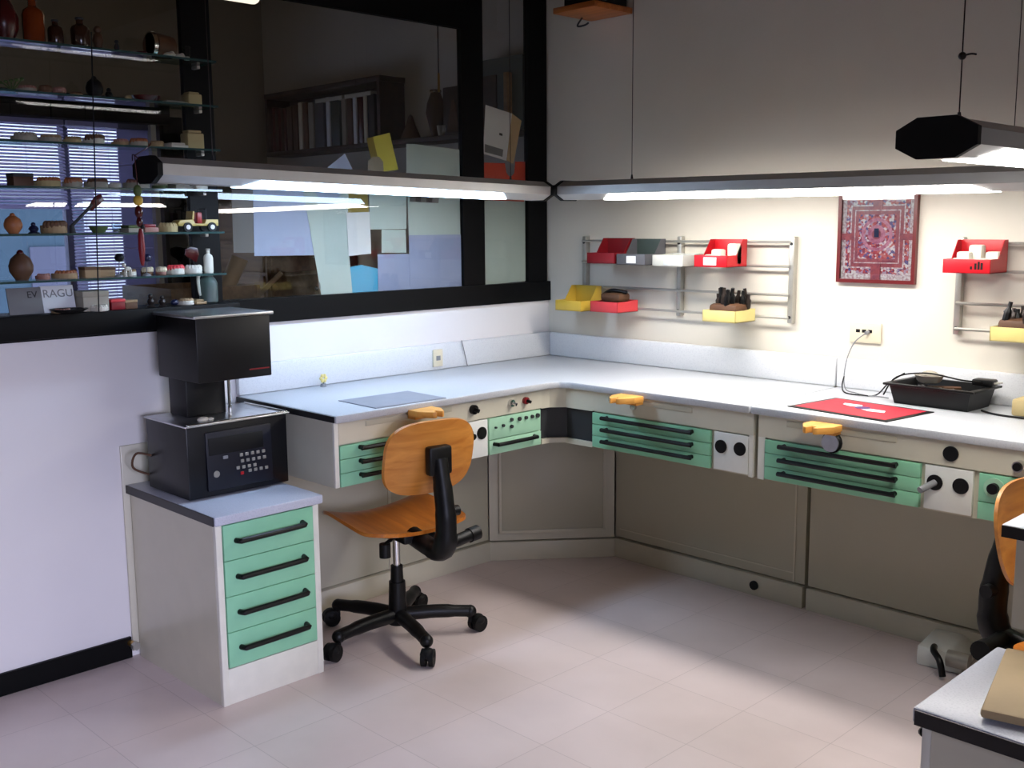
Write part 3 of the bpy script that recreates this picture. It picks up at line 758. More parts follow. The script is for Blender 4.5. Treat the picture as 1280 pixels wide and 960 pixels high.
# ------------------------------------------------------------------ poster, outlets
def poster_mat():
    m, nt, out = newmat('patterned_print'); N = nt.nodes; K = nt.links
    p = N.new('ShaderNodeBsdfPrincipled'); K.new(p.outputs[0], out.inputs[0]); p.inputs['Roughness'].default_value = .25
    tc = N.new('ShaderNodeTexCoord'); vo = N.new('ShaderNodeTexVoronoi'); vo.inputs['Scale'].default_value = 120
    K.new(tc.outputs['Object'], vo.inputs['Vector'])
    r = N.new('ShaderNodeValToRGB'); r.color_ramp.interpolation = 'CONSTANT'
    els = [(.0, (166, 66, 70)), (.2, (200, 180, 174)), (.38, (132, 50, 66)), (.55, (164, 130, 146)), (.7, (180, 96, 90)), (.86, (90, 76, 116))]
    while len(r.color_ramp.elements) < len(els): r.color_ramp.elements.new(.5)
    for e, (q, c) in zip(r.color_ramp.elements, els): e.position = q; e.color = L3(c)
    sx = N.new('ShaderNodeSeparateColor'); K.new(vo.outputs['Color'], sx.inputs[0]); K.new(sx.outputs[0], r.inputs[0]); K.new(r.outputs[0], p.inputs['Base Color'])
    return m
M['print'] = poster_mat()
M['printpale'] = mat('pale_print_border', (208, 190, 184), .3, rgb2=(150, 100, 108), scale=110)
M['printred'] = mat('red_print_field', (154, 70, 72), .3, rgb2=(126, 54, 68), scale=60)
M['printrose'] = mat('rose_print_disc', (180, 108, 122), .3, rgb2=(144, 66, 92), scale=90)
po = T('framed_poster', 'red-framed poster with a patterned square design on the white wall', 'poster', (1.655, -.01, 1.28))
fx0, fx1, fz0, fz1 = 1.506, 1.809, 1.279, 1.617
fw_ = .013
f_ = MB().box(fx0, fx0+fw_, -.022, -.002, fz0, fz1).box(fx1-fw_, fx1, -.022, -.002, fz0, fz1).box(fx0+fw_, fx1-fw_, -.022, -.002, fz0, fz0+fw_).box(fx0+fw_, fx1-fw_, -.022, -.002, fz1-fw_, fz1)
f_.build('frame', 'posterframe', po)
pr = MB().box(fx0+fw_, fx1-fw_, -.010, -.003, fz0+fw_, fz1-fw_).build('print', 'printpale', po)
pcx, pcz = (fx0+fx1)/2, (fz0+fz1)/2
for k, (hx, hz, m) in enumerate(((.122, .135, 'print'), (.105, .115, 'printpale'), (.100, .110, 'printred'), (.088, .097, 'printpale'), (.084, .093, 'printred'), (.072, .08, 'print'))):
    MB().box(pcx-hx, pcx+hx, -.0108-.0006*k, -.009, pcz-hz, pcz+hz).build('pattern_square', m, pr)
for k, (r, m) in enumerate(((.060, 'printrose'), (.048, 'print'), (.034, 'printrose'), (.018, 'printred'))):
    MB().cyl((pcx, -.012, pcz+.008), (pcx, -.0148-.0005*k, pcz+.008), r, n=28).build('pattern_ring', m, pr)
for dx, dz, hx, hz in ((0, .128, .018, .03), (0, -.128, .018, .03), (.118, 0, .03, .012), (-.118, 0, .03, .012)):
    MB().box(pcx+dx-hx, pcx+dx+hx, -.0150, -.010, pcz+dz-hz, pcz+dz+hz).build('pattern_gate', 'printred', pr)
MB().box(pcx-.009, pcx+.009, -.0172, -.014, pcz-.002, pcz+.030).build('pattern_centre', 'navy', pr)
MB().box(fx0+.004, fx1-.004, -.0195, -.0188, fz0+.004, fz1-.004).build('glazing', 'clear', po)

ot = T('wall_outlet', 'cream triple wall outlet below the poster with a thin cord', 'outlet', (1.626, -.005, 1.056))
MB().box(1.564, 1.688, -.010, -.001, 1.056, 1.131, bev=.004).build('plate', 'cream', ot)
for x in (1.598, 1.622, 1.646): MB().box(x-.008, x+.008, -.0112, -.009, 1.094, 1.106).build('slot', 'blackmat', ot)
ot = T('wall_outlet', 'cream outlet on the left bench backsplash', 'outlet', (.034, -.735, .89))
MB().box(.0305, .040, -.765, -.712, .898, .972, bev=.003).build('plate', 'cream', ot)
MB().box(.0395, .041, -.750, -.727, .925, .945).build('slot', 'grey', ot)
MB().tube([(.038, -.60, 1.0), (.040, -.585, .94), (.045, -.575, .886)], .002, n=6).build('thin_wire', 'papergrey', label='thin grey wire hanging on the left bench backsplash', cat='wire')
cd_ = T('power_lead', 'thin grey cord looping from the triple outlet to the tray', 'cord', (1.62, -.05, HB))
MB().cyl((1.640, -.011, 1.098), (1.636, -.024, 1.094), .007, n=10).build('plug', 'grey', cd_)
MB().tube([(1.636, -.024, 1.094), (1.60, -.035, 1.06), (1.575, -.04, 1.0), (1.575, -.06, .93), (1.60, -.09, .888), (1.66, -.13, HB+.003), (1.72, -.16, HB+.003), (1.76, -.15, HB+.003), (1.80, -.16, HB+.003)], .0022, n=8).build('cable', 'grey', cd_)
MB().tube([(1.575, -.06, .93), (1.59, -.10, .900), (1.63, -.15, HB+.003), (1.70, -.17, HB+.004), (1.745, -.14, HB+.006), (1.77, -.10, .93), (1.84, -.13, .975)], .0026, n=8).build('cable', 'black', cd_)

# ------------------------------------------------------------------ things on the benches
t = T('desk_mat', 'red desk mat with black border and a white winged emblem', 'mat', (1.83, -.43, HB), math.radians(-7))
MB().box(-.19, .19, -.135, .135, 0, .003, bev=.001).build('border', 'black', t, local=True)
fd = MB().box(-.172, .172, -.117, .117, .003, .0036).build('field', 'matred', t, local=True)
MB().prism([(-.095, .055), (-.03, .062), (-.012, .03), (-.05, .018), (-.085, .030)], .0036, .0042).prism([(.012, .022), (.085, .020), (.10, -.012), (.045, -.022), (.01, -.005)], .0036, .0042).build('emblem_wing', 'whitepaper', fd, local=True)
MB().cyl((0, .018, .0036), (0, .018, .0046), .026).build('emblem_disc', 'purple', fd, local=True)
t = T('desk_mat', 'plain grey desk mat on the left bench', 'mat', (.515, -1.365, HB), math.radians(-2))
MB().box(-.115, .115, -.155, .155, 0, .003, bev=.001).build('pad', 'matgrey', t, local=True)
MB().box(-.108, .108, -.148, .148, .003, .0033).build('surface', 'matgrey', t, local=True)

t = T('parts_tray', 'black plastic tray holding wires and a glass dish', 'tray', (1.985, -.155, HB), math.radians(-3))
def tapered(x0, y0, x1, y1, z0, z1, th=.004):
    mb = MB(); b = [(-x0, -y0), (x0, -y0), (x0, y0), (-x0, y0)]; tp = [(-x1, -y1), (x1, -y1), (x1, y1), (-x1, y1)]
    vb = [mb.bm.verts.new((*p, z0)) for p in b]; vt = [mb.bm.verts.new((*p, z1)) for p in tp]
    vi = [mb.bm.verts.new((p[0]-th*np.sign(p[0]), p[1]-th*np.sign(p[1]), z1)) for p in tp]; vj = [mb.bm.verts.new((p[0]-th*np.sign(p[0]), p[1]-th*np.sign(p[1]), z0+th)) for p in b]
    fs = [mb.bm.faces.new(vb), mb.bm.faces.new(vj)]
    for i in range(4):
        j = (i+1) % 4
        fs += [mb.bm.faces.new((vb[i], vb[j], vt[j], vt[i])), mb.bm.faces.new((vt[i], vt[j], vi[j], vi[i])), mb.bm.faces.new((vi[i], vi[j], vj[j], vj[i]))]
    bmesh.ops.recalc_face_normals(mb.bm, faces=fs); return mb
tapered(.128, .078, .143, .094, 0, .072).build('tub', 'black', t, local=True)
rm = MB()
for x0, x1, y0, y1 in ((-.158, .158, -.108, -.094), (-.158, .158, .094, .108), (-.158, -.143, -.094, .094), (.143, .158, -.094, .094)): rm.box(x0, x1, y0, y1, .064, .072, bev=.002)
rm.build('rim', 'black', t, local=True)
t = T('wire_heap', 'tangle of grey wires and offcuts inside the black tray', 'wires', (1.985, -.155, HB+.0045))
for i in range(14):
    q = [(1.985+(rnd.random()-.5)*.22, -.155+(rnd.random()-.5)*.13, HB+.008+.05*rnd.random()) for _ in range(4)]
    MB().tube(q, .003+.003*rnd.random(), n=6).build('wire', ('greybin', 'toolmetal', 'brown', 'stone')[i % 4], t)
t = T('glass_dish', 'small clear glass dish sitting on the black tray', 'dish', (1.945, -.165, HB+.074))
MB().lathe([(.03, 0), (.036, .003), (.046, .022), (.050, .026), (.048, .027), (.040, .008), (.0, .005)], n=28).build('bowl', 'greymetal', t, local=True)
MB().sph((0, 0, .022), .032, 1, 1, .6).build('contents', 'stone', t, local=True)
MB().tube([(1.80, -.20, HB+.02), (1.84, -.19, HB+.085), (1.95, -.20, HB+.11), (2.06, -.18, HB+.095), (2.12, -.12, HB+.085), (2.14, -.10, HB+.075)], .0028, n=8).build('cable', 'black', label='black cable arching over the tray and its dish', cat='cable')
t = T('power_adapter', 'small black plug adapter on the right corner of the tray', 'adapter', (2.11, -.11, HB+.074))
MB().box(2.075, 2.145, -.135, -.085, HB+.073, HB+.096, bev=.006).build('body', 'black', t)
for y in (-.12, -.10): MB().cyl((2.145, y, HB+.085), (2.165, y, HB+.087), .003, n=8).build('prong', 'greymetal', t)
t = T('yellow_block', 'dull yellow block at the right end of the bench', 'block', (2.32, -.16, HB))
MB().box(2.235, 2.40, -.21, -.12, HB, HB+.055, bev=.008).build('block', 'yellowstone', t)
MB().tube([(2.14, -.20, HB+.004), (2.20, -.24, HB+.004), (2.30, -.25, HB+.004), (2.45, -.22, HB+.004)], .0035, n=8).build('cable', 'black', label='black cable lying on the bench right of the tray', cat='cable')
t = T('flower_figurine', 'tiny yellow flower figure on the left bench', 'figurine', (.065, -1.352, HB))
MB().cyl((.065, -1.352, HB), (.065, -1.352, HB+.012), .013, .010).build('base', 'grey', t)
MB().cyl((.065, -1.352, HB+.010), (.065, -1.352, HB+.026), .003).build('stem', 'leafgreen', t)
pt = MB()
for k in range(6): pt.sph((.067, -1.352+.011*math.cos(k*PI/3), HB+.033+.011*math.sin(k*PI/3)), .008, .6, 1, 1, n=10)
pt.build('petals', 'yellow', t)

# ------------------------------------------------------------------ corner shelf with speaker, high up
t = T('corner_shelf', 'small orange wooden shelf high on the wall at the top border', 'shelf', (.38, -.12, 2.39))
MB().box(.265, .50, -.25, -.001, 2.394, 2.418, bev=.002).build('board', 'shelfwood', t)
MB().tube([(.30, -.10, 2.394), (.28, -.11, 2.36), (.33, -.12, 2.355), (.345, -.11, 2.365)], .004, n=8).build('hook', 'dark', t)
t = T('loudspeaker', 'black loudspeaker standing on the orange shelf', 'speaker', (.45, -.13, 2.418))
MB().box(.30, .485, -.22, -.02, 2.419, 2.72, bev=.006).build('cabinet', 'black', t)
MB().box(.31, .475, -.226, -.220, 2.435, 2.705, bev=.004).build('grille', 'blackmat', t)

# ------------------------------------------------------------------ glass shelves and what stands on them
SZ = [2.060, 1.912, 1.766, 1.630, 1.487, 1.344]
ordn = ['top', 'second', 'third', 'fourth', 'fifth', 'lowest']
for k, z in enumerate(SZ):
    t = T('glass_shelf', ordn[k]+' of six glass shelves across the glazed partition', 'shelf', (.08, -2.3, z), 0, group='glass display shelves')
    MB().box(.022, .148, -2.95, -1.80, z-.007, z).build('pane', 'shelfglass', t)
    MB().box(.148, .151, -2.95, -1.80, z-.007, z).build('front_edge', 'shelfedge', t)
    MB().box(.022, .15, -1.80, -1.797, z-.007, z).build('end_edge', 'shelfedge', t)
    for y in (-1.815, -2.9):
        MB().box(.020, .060, y-.006, y+.006, z-.018, z-.007, bev=.002).build('bracket', 'greymetal', t)
MB().tube([at(114, 40, 'x', .157), at(117, 150, 'x', .158), at(121, 300, 'x', .158), (.155, at(124, 395, 'x', .155)[1], 1.236)], .0022, n=8).build('hanging_string', 'blackmat', label='thin black cord hanging in front of the glass shelves', cat='cord')
XS = .078
def yu(u): return -2.467+.002572*u
PXH = .00268
def dental(t, y, w, h, mb_, mt, z, x=XS, d=None):
    d = d or min(.062, max(.03, w*.9)); n = 9
    outer = []
    for i in range(n+1):
        a = PI*i/n
        outer.append((x-d*.3+d*.8*math.sin(a), y-math.cos(a)*w/2))
    pts = [(x-d*.5, y+w/2)]+[] ; poly = [(x-d*.5, y-w/2)]+outer+[(x-d*.5, y+w/2)]
    hb_ = h*.62
    o = MB().prism(poly, z, z+hb_, 'z', bev=min(.002, w*.05)).build('base', mb_, t)
    tm = MB()
    for i in range(1, n):
        a = PI*i/n
        tm.sph((x-d*.3+d*.62*math.sin(a), y-math.cos(a)*w*.38, z+hb_), h*.38, .8, .8, 1., n=8)
    tm.build('tooth_row', mt, t)
def item(kind, u0, u1, h, label, shelf, **k):
    z = SZ[shelf] if shelf < 6 else 1.235
    x = k.get('x', XS if shelf < 6 else .07)
    y0, y1 = yu(u0), yu(u1); y = (y0+y1)/2; w = y1-y0; H = h*PXH; c = k.get('c', 'tan'); c2 = k.get('c2', 'tooth')
    nm, cat = {'model': ('dental_model', 'dental model'), 'bottle': ('bottle', 'bottle'), 'vase': ('vase', 'vase'), 'figure': ('figurine', 'figurine'), 'dish': ('dish', 'dish'),
               'tin': ('round_tin', 'tin'), 'stone': ('plaster_lump', 'plaster lump'), 'box': ('small_box', 'box'), 'slab': ('plaster_slab', 'slab'), 'pin': ('ball_pin', 'pin'),
               'glass': ('small_glass', 'glass'), 'sprig': ('dried_sprig', 'sprig'), 'book': ('book', 'book'), 'cube': ('plaster_block', 'plaster block'), 'jug': ('jug', 'jug'), 'ball': ('round_pot', 'pot'), 'dog': ('dog_figurine', 'figurine')}[kind]
    t = T(nm, label, cat, (x, y, z), 0, group=k.get('g'))
    if kind == 'model': dental(t, y, w, H, c, c2, z, x)
    elif kind == 'bottle':
        r = w/2
        MB().lathe([(r*.9, 0), (r, .004), (r, H*.62), (r*.85, H*.72), (r*.38, H*.80), (r*.36, H*.95)], (x, y, z)).build('body', c, t)
        MB().lathe([(r*.44, H*.93), (r*.46, H*.95), (r*.46, H), (r*.40, H*1.01)], (x, y, z)).build('cap', k.get('c2', 'dark'), t)
    elif kind == 'vase':
        r = w/2
        MB().lathe([(r*.6, 0), (r*.95, H*.25), (r, H*.5), (r*.7, H*.75), (r*.5, H*.85), (r*.62, H)], (x, y, z)).build('body', c, t)
        MB().lathe([(r*.62, H), (r*.66, H*1.005), (r*.66, H*1.03), (r*.5, H*1.03)], (x, y, z)).build('rim', c, t)
    elif kind == 'ball':
        r = min(w/2, .05)
        MB().lathe([(r*.5, 0), (r*.95, H*.3), (r, H*.5), (r*.8, H*.75), (r*.4, H*.9), (r*.3, H*.93)], (x, y, z)).build('body', c, t)
        MB().sph((x, y, z+H*.94), r*.3).build('knob', c2 if 'c2' in k else c, t)
    elif kind == 'figure':
        r = w/2
        MB().lathe([(r*.8, 0), (r*.85, H*.08), (r*.5, H*.15), (r*.75, H*.4), (r*.55, H*.62), (r*.25, H*.70)], (x, y, z), n=12).build('body', c, t)
        MB().sph((x, y, z+H*.80), min(r*.55, H*.2)).build('head', c, t)
    elif kind == 'dog':
        r = w/2
        b = MB().sph((x, y, z+H*.55), r*.7, .7, 1, .6)
        for sy in (-1, 1):
            for sx in (-1, 1): b.cyl((x+sx*r*.3, y+sy*r*.5, z), (x+sx*r*.3, y+sy*r*.5, z+H*.5), r*.16, n=8)
        b.build('body', c, t)
        MB().sph((x, y-r*.75, z+H*.82), r*.4).build('head', c, t)
    elif kind == 'dish':
        r = min(w/2, .055); sy = w/2/r
        MB().lathe([(r*.6, 0), (r*.95, H*.8), (r, H), (r*.9, H), (r*.5, H*.3), (0, H*.25)]).xf(Matrix.Translation((x, y, z)) @ Matrix.Diagonal((1, sy, 1, 1))).build('bowl', c, t)
        MB().lathe([(r*.4, H*.28), (r*.75, H*.6), (r*.4, H*.75), (0, H*.8)]).xf(Matrix.Translation((x, y, z)) @ Matrix.Diagonal((1, sy, 1, 1))).build('contents', k.get('c2', c), t)
    elif kind == 'tin':
        r = H/2
        MB().cyl((x+.01, y0+.006, z+r), (x-.01, y1, z+r), r, r*.9, n=28).build('body', c, t)
        MB().lathe([(r*1.02, -.004), (r*1.03, .0), (r*1.03, .008), (r*.9, .009), (r*.9, -.004)], (x+.01, y0+.003, z+r), axis='y', n=28).build('rim', 'chrome', t)
    elif kind == 'stone':
        MB().sph((x, y, z+H*.45), w/2, .9, 1, H*.9/w, n=10).build('lump', c, t)
        MB().sph((x+w*.15, y+w*.12, z+H*.7), w*.22, 1, 1, .8, n=8).build('crest', c, t)
    elif kind == 'box':
        MB().box(x-min(.045, w/2), x+min(.045, w/2), y0, y1, z, z+H*.72, bev=.0015).build('body', c, t)
        MB().box(x-min(.046, w/2+.001), x+min(.046, w/2+.001), y0-.001, y1+.001, z+H*.72, z+H, bev=.0015).build('lid', k.get('c2', c), t)
    elif kind == 'cube':
        MB().box(x-.028, x+.028, y0, y1, z, z+H*.85, bev=.005).build('block', c, t)
        MB().box(x-.022, x+.022, y0+.006, y1-.006, z+H*.85, z+H, bev=.004).build('crown', c2 if 'c2' in k else c, t)
    elif kind == 'slab':
        MB().box(x-.04, x+.04, y0, y1, z, z+H*.6, bev=.002).build('base', c, t)
        MB().box(x-.03, x+.03, y0+w*.1, y1-w*.1, z+H*.6, z+H, bev=.002).build('relief', k.get('c2', c), t)
    elif kind == 'pin':
        MB().lathe([(w*.42, 0), (w*.36, .005), (w*.1, .009)], (x, y, z), n=14).build('foot', 'grey', t)
        MB().cyl((x, y, z+.006), (x+.004, y+.003, z+H-w*.4), .0016, n=8).build('stalk', 'grey', t)
        MB().sph((x+.004, y+.003, z+H-w*.45), w*.46, 1, 1, .9).build('ball', c, t)
    elif kind == 'glass':
        r = w/2
        MB().lathe([(r*.8, 0), (r, H), (r*.9, H), (r*.7, .003), (0, .003)], (x, y, z)).build('cup', 'clear', t)
        MB().cyl((x, y, z+.003), (x, y, z+H*.3), r*.65).build('contents', c, t)
    elif kind == 'sprig':
        s_ = MB()
        for q in range(5): s_.tube([(x, y, z+.002), (x+.01*(q-2), y+.006*(q-2), z+H*.6), (x+.016*(q-2), y+.01*(q-2), z+H*(.8+.05*q))], .002, n=6)
        s_.build('stem', c, t)
        l_ = MB()
        for q in range(5): l_.sph((x+.016*(q-2), y+.01*(q-2), z+H*(.8+.05*q)), .007, 1, 1, .7, n=8)
        l_.build('leaves', c, t)
    elif kind == 'jug':
        r = w/2
        MB().lathe([(r*.8, 0), (r, H*.05), (r, H*.6), (r*.8, H*.72), (r*.55, H*.80), (r*.6, H)], (x, y, z), n=22).build('body', c, t)
        MB().tube([(x, y-r*.6, z+H*.9), (x, y-r*1.15, z+H*.8), (x, y-r*1.1, z+H*.4), (x, y-r*.95, z+H*.25)], .006, n=8).build('handle', k.get('c2', c), t)
    return t
G_ = 'plaster dental models on the glass shelves'
GB = 'bottles on the top shelf'
# top shelf
item('vase', -14, 20, 52, 'tall maroon vase at the left border of the top shelf', 0, c='maroon')
item('bottle', 25, 50, 52, 'amber glass bottle on the top shelf', 0, c='amber', c2='brownglass', g=GB)
item('bottle', 54, 72, 30, 'short dark bottle right of the amber bottle', 0, c='brownglass', g=GB)
item('bottle', 82, 104, 36, 'dark bottle on the top shelf, third bottle from the left', 0, c='brownglass', g=GB)
item('figure', 106, 124, 31, 'dark brown figurine right of the bottles on the top shelf', 0, c='brown')
item('figure', 134, 143, 17, 'tiny dark figurine midway along the top shelf', 0, c='dark')
item('dish', 164, 180, 5, 'flat dark dish on the top shelf, left of the round tin', 0, c='maroon')
item('tin', 184, 215, 31, 'round brown tin with a silver rim on the top shelf', 0, c='brown', x=.06)
item('stone', 192, 208, 6, 'white plaster lump in front of the round tin', 0, c='plaster', x=.125)
item('stone', 211, 224, 7, 'white plaster lump right of the round tin', 0, c='plaster', x=.11)
item('glass', 228, 239, 18, 'small clear glass at the right end of the top shelf', 0, c='plaster')
# second shelf
item('sprig', 0, 14, 14, 'green sprig at the left border of the second shelf', 1, c='leafgreen')
item('model', 15, 37, 9, 'pink dental model, first model on the second shelf', 1, c='stone', c2='pinkwax', g=G_)
item('model', 40, 54, 11, 'brown dental model on the second shelf, beside the pink one', 1, c='brownstone', c2='brownstone', g=G_)
item('model', 56, 71, 10, 'reddish brown dental model left of the flat brown one, second shelf', 1, c='brownstone', c2='pinkwax', g=G_)
item('model', 75, 92, 6, 'flat brown dental model just left of the round black pot', 1, c='tan', c2='brownstone', g=G_)
item('ball', 96, 117, 25, 'round black pot on the second shelf', 1, c='blackmat', c2='blackmat')
item('figure', 118, 131, 14, 'small black figurine right of the round black pot', 1, c='blackmat')
item('stone', 145, 154, 8, 'cream plaster lump on the second shelf', 1, c='yellowstone')
item('dish', 156, 192, 8, 'long reddish dish on the second shelf', 1, c='maroon', c2='orangewax')
item('slab', 193, 224, 4, 'flat white plaster slab on the second shelf', 1, c='stone')
item('cube', 227, 247, 17, 'cream tooth-shaped block at the right end of the second shelf', 1, c='yellowstone')
# third shelf
item('model', 5, 34, 11, 'grey dental model, first on the third shelf', 2, c='stone', c2='stone', g=G_)
item('model', 36, 63, 10, 'grey brown dental model, second on the third shelf', 2, c='stone', c2='tan', g=G_)
item('model', 66, 87, 9, 'low cream dental model, third on the third shelf', 2, c='yellowstone', c2='tan', g=G_)
item('model', 91, 116, 13, 'dark topped dental model, fourth on the third shelf', 2, c='plaster', c2='brownstone', g=G_)
item('model', 127, 147, 9, 'pink waxed dental model right of the cord, third shelf', 2, c='tan', c2='pinkwax', g=G_)
item('model', 149, 173, 11, 'orange waxed dental model on the third shelf', 2, c='stone', c2='orangewax', g=G_)
item('model', 176, 195, 9, 'tan dental model left of the white slab, third shelf', 2, c='tan', c2='tan', g=G_)
item('slab', 197, 221, 7, 'white plaster slab on the third shelf', 2, c='plaster')
item('cube', 223, 247, 24, 'large cream plaster block at the right end of the third shelf', 2, c='yellowstone')
# fourth shelf
item('box', -3, 20, 15, 'dark lidded box at the left border of the fourth shelf', 3, c='brown', c2='dark')
item('model', 28, 58, 12, 'orange and yellow dental model, first on the fourth shelf', 3, c='yellowstone', c2='orangewax', g=G_)
item('model', 62, 84, 12, 'orange topped grey dental model, second on the fourth shelf', 3, c='stone', c2='orangewax', g=G_)
item('model', 90, 117, 12, 'orange topped dental model left of the cord, fourth shelf', 3, c='stone', c2='brownstone', g=G_)
item('model', 118, 134, 7, 'low white dental model at the cord, fourth shelf', 3, c='plaster', c2='plaster', g=G_)
item('model', 140, 173, 12, 'wide grey pink dental model on the fourth shelf', 3, c='stone', c2='pinkwax', g=G_)
item('model', 178, 197, 8, 'green grey dental model behind the hanging charm', 3, c='leafgreen', c2='stone', g=G_)
item('slab', 200, 225, 6, 'flat grey slab on the fourth shelf under the lamp', 3, c='stone')
item('slab', 229, 246, 9, 'pale plaster slab at the right end of the fourth shelf', 3, c='plaster')
# fifth shelf
item('ball', -14, 7, 22, 'orange brown pot at the left border of the fifth shelf', 4, c='orangewax')
item('figure', 12, 28, 13, 'small blue figurine on the fifth shelf', 4, c='navy')
item('model', 32, 62, 15, 'tan dental model on the fifth shelf beside the spatula', 4, c='tan', c2='brownstone', g=G_)
item('dish', 88, 112, 8, 'green dish on the fifth shelf below the spatula tip', 4, c='leafgreen')
item('glass', 117, 129, 11, 'clear glass cup at the cord on the fifth shelf', 4, c='stone')
item('slab', 132, 152, 9, 'pale green plaster slab on the fifth shelf', 4, c='stone', c2='leafgreen')
item('slab', 154, 173, 10, 'dull red plaster slab behind the hanging charm', 4, c='pinkwax', c2='darkred')
item('model', 182, 208, 12, 'yellow dental model beside the toy jeep', 4, c='yellowstone', c2='yellowstone', g=G_)
sp_ = T('spatula', 'dark spatula leaning over the tan model on the fifth shelf', 'spatula', (.05, yu(80), SZ[4]))
MB().tube([(.095, yu(64), SZ[4]+.022), (.092, yu(66), SZ[4]+.026), (.09, yu(84), SZ[4]+.07), (.088, yu(92), SZ[4]+.09)], .005, n=8).build('handle', 'dark', sp_)
MB().prism([(yu(86), SZ[4]+.078), (yu(92), SZ[4]+.070), (yu(108), SZ[4]+.105), (yu(104), SZ[4]+.125), (yu(96), SZ[4]+.115)], .083, .089, 'x', bev=.001).build('blade', 'maroon', sp_)
MB().cyl((.093, yu(64.5), SZ[4]), (.093, yu(64.5), SZ[4]+.024), .010, .007).build('stand', 'dark', sp_)
# lowest shelf
item('ball', -12, 16, 33, 'dark brown round pot at the left border of the lowest shelf', 5, c='brown', c2='maroon')
item('model', 20, 37, 7, 'pinkish dental model, first on the lowest shelf', 5, c='pinkwax', c2='pinkwax', g=G_)
item('model', 41, 71, 10, 'wide tan dental model, second on the lowest shelf', 5, c='tan', c2='orangewax', g=G_)
item('box', 75, 95, 13, 'brown wooden box, left one of a pair on the lowest shelf', 5, c='tan', c2='brownstone')
item('box', 97, 117, 12, 'brown wooden box, right one of a pair on the lowest shelf', 5, c='tan', c2='brown', x=.06)
item('pin', 108, 121, 29, 'black ball pin left of the white dog figurine', 5, c='blackmat', x=.125)
item('dog', 121, 134, 17, 'white dog figurine at the cord on the lowest shelf', 5, c='plaster', x=.12)
item('model', 131, 150, 8, 'pale dental model right of the dog figurine', 5, c='plaster', c2='tan', g=G_, x=.06)
item('pin', 145, 158, 28, 'black ball pin right of the cord, lowest shelf', 5, c='navy', x=.125)
item('model', 158, 173, 10, 'brown and ivory dental model, right of the second ball pin', 5, c='brownstone', g=G_, x=.06)
item('model', 175, 188, 10, 'small pink dental model left of the red and white one', 5, c='pinkwax', g=G_)
item('model', 190, 214, 12, 'red and white dental model on the lowest shelf', 5, c='plaster', c2='pinkred', g=G_)
item('model', 216, 240, 11, 'all white dental model at the right of the lowest shelf', 5, c='plaster', c2='plaster', g=G_)
t = T('fan_ornament', 'dark fan-shaped leaf on a stalk at the right of the lowest shelf', 'ornament', (.05, yu(232), SZ[5]))
MB().cyl((.045, yu(236), SZ[5]), (.045, yu(236), SZ[5]+.012), .014, .010).cyl((.045, yu(236), SZ[5]+.01), (.045, yu(233), SZ[5]+.06), .002, n=8).build('stalk', 'dark', t)
MB().prism([(yu(238), SZ[5]+.035), (yu(222), SZ[5]+.062), (yu(223), SZ[5]+.083), (yu(231), SZ[5]+.092), (yu(241), SZ[5]+.086), (yu(243), SZ[5]+.065)], .042, .048, 'x', bev=.002).build('fan', 'maroon', t)
t = item('bottle', 243, 256, 31, 'slim white bottle figurine at the right end of the lowest shelf', 5, c='plaster', c2='stone')
# sill items
def slant_board(name, label, cat, u0, u1, z1, m, x0=.03, lean=.02, text=None, sub='cover', th=.006):
    y0, y1 = yu(u0), yu(u1); z0 = 1.235
    t = T(name, label, cat, (x0+.02, (y0+y1)/2, z0))
    MB().prism([(x0+lean, z0), (x0+lean+th, z0), (x0+th, z1), (x0, z1)], y0, y1, 'y', bev=.0008).build(sub, m, t)
    if text:
        for (s_, uu, zz, size, mm) in text:
            cu = bpy.data.curves.new('lettering', 'FONT'); cu.body = s_; cu.size = size; cu.extrude = .0004; cu.align_x = 'LEFT'
            cu.materials.append(M[mm]); tmp = bpy.data.objects.new('lettering', cu); me = bpy.data.meshes.new_from_object(tmp); bpy.data.objects.remove(tmp); o = bpy.data.objects.new('lettering', me); COL.objects.link(o)
            tilt = math.atan2(lean, z1-z0)
            xx = x0+th+lean*(1-(zz-z0)/(z1-z0))+.0006
            o.parent = t; o.location = Vector((xx, yu(uu), zz))-t.location
            o.rotation_euler = (Matrix.Rotation(-tilt, 3, 'Y') @ Matrix(((0, 0, 1), (1, 0, 0), (0, 1, 0)))).to_euler()
    return t
slant_board('magazine', 'pale grey magazine leaning at the left end of the sill', 'magazine', -12, 29, 1.318, 'papergrey', text=[('EV', 11, 1.286, .030, 'dark')], sub='cover')
slant_board('newspaper', 'folded newspaper with a large headline leaning on the sill', 'newspaper', 29, 70, 1.320, 'whitepaper', x0=.022, text=[('RAGU', 31, 1.284, .036, 'grey')], sub='page')
item('box', 72, 105, 24, 'grey cardboard box on the sill beside the newspaper', 6, c='stone', c2='stone', x=.05)
item('dish', 30, 76, 5, 'long dark tray on the sill in front of the newspaper', 6, c='blackmat', x=.097)
item('model', 35, 57, 6, 'cream dental model at the left end of the sill', 6, c='tan', c2='pinkwax', g=G_, x=.093)
item('model', 80, 103, 8, 'white dental model in front of the grey box', 6, c='plaster', c2='plaster', g=G_, x=.10)
item('box', 108, 126, 13, 'dark red box on the sill, right of the grey box', 6, c='darkred', c2='pinkred')
item('box', 127, 143, 11, 'brown box on the sill beside the dark red box', 6, c='brownstone', c2='tan')
item('figure', 158, 172, 17, 'grey metal figurine on the sill, left one of two', 6, c='toolmetal')
item('figure', 174, 188, 14, 'grey metal figurine on the sill, right one of two', 6, c='toolmetal')
item('stone', 193, 204, 9, 'small navy lump on the sill', 6, c='navy')
item('model', 206, 227, 9, 'pale dental model on the sill near the jug', 6, c='plaster', c2='tan', g=G_)
item('slab', 229, 244, 6, 'tan plaster slab beside the jug on the sill', 6, c='tan', x=.04)
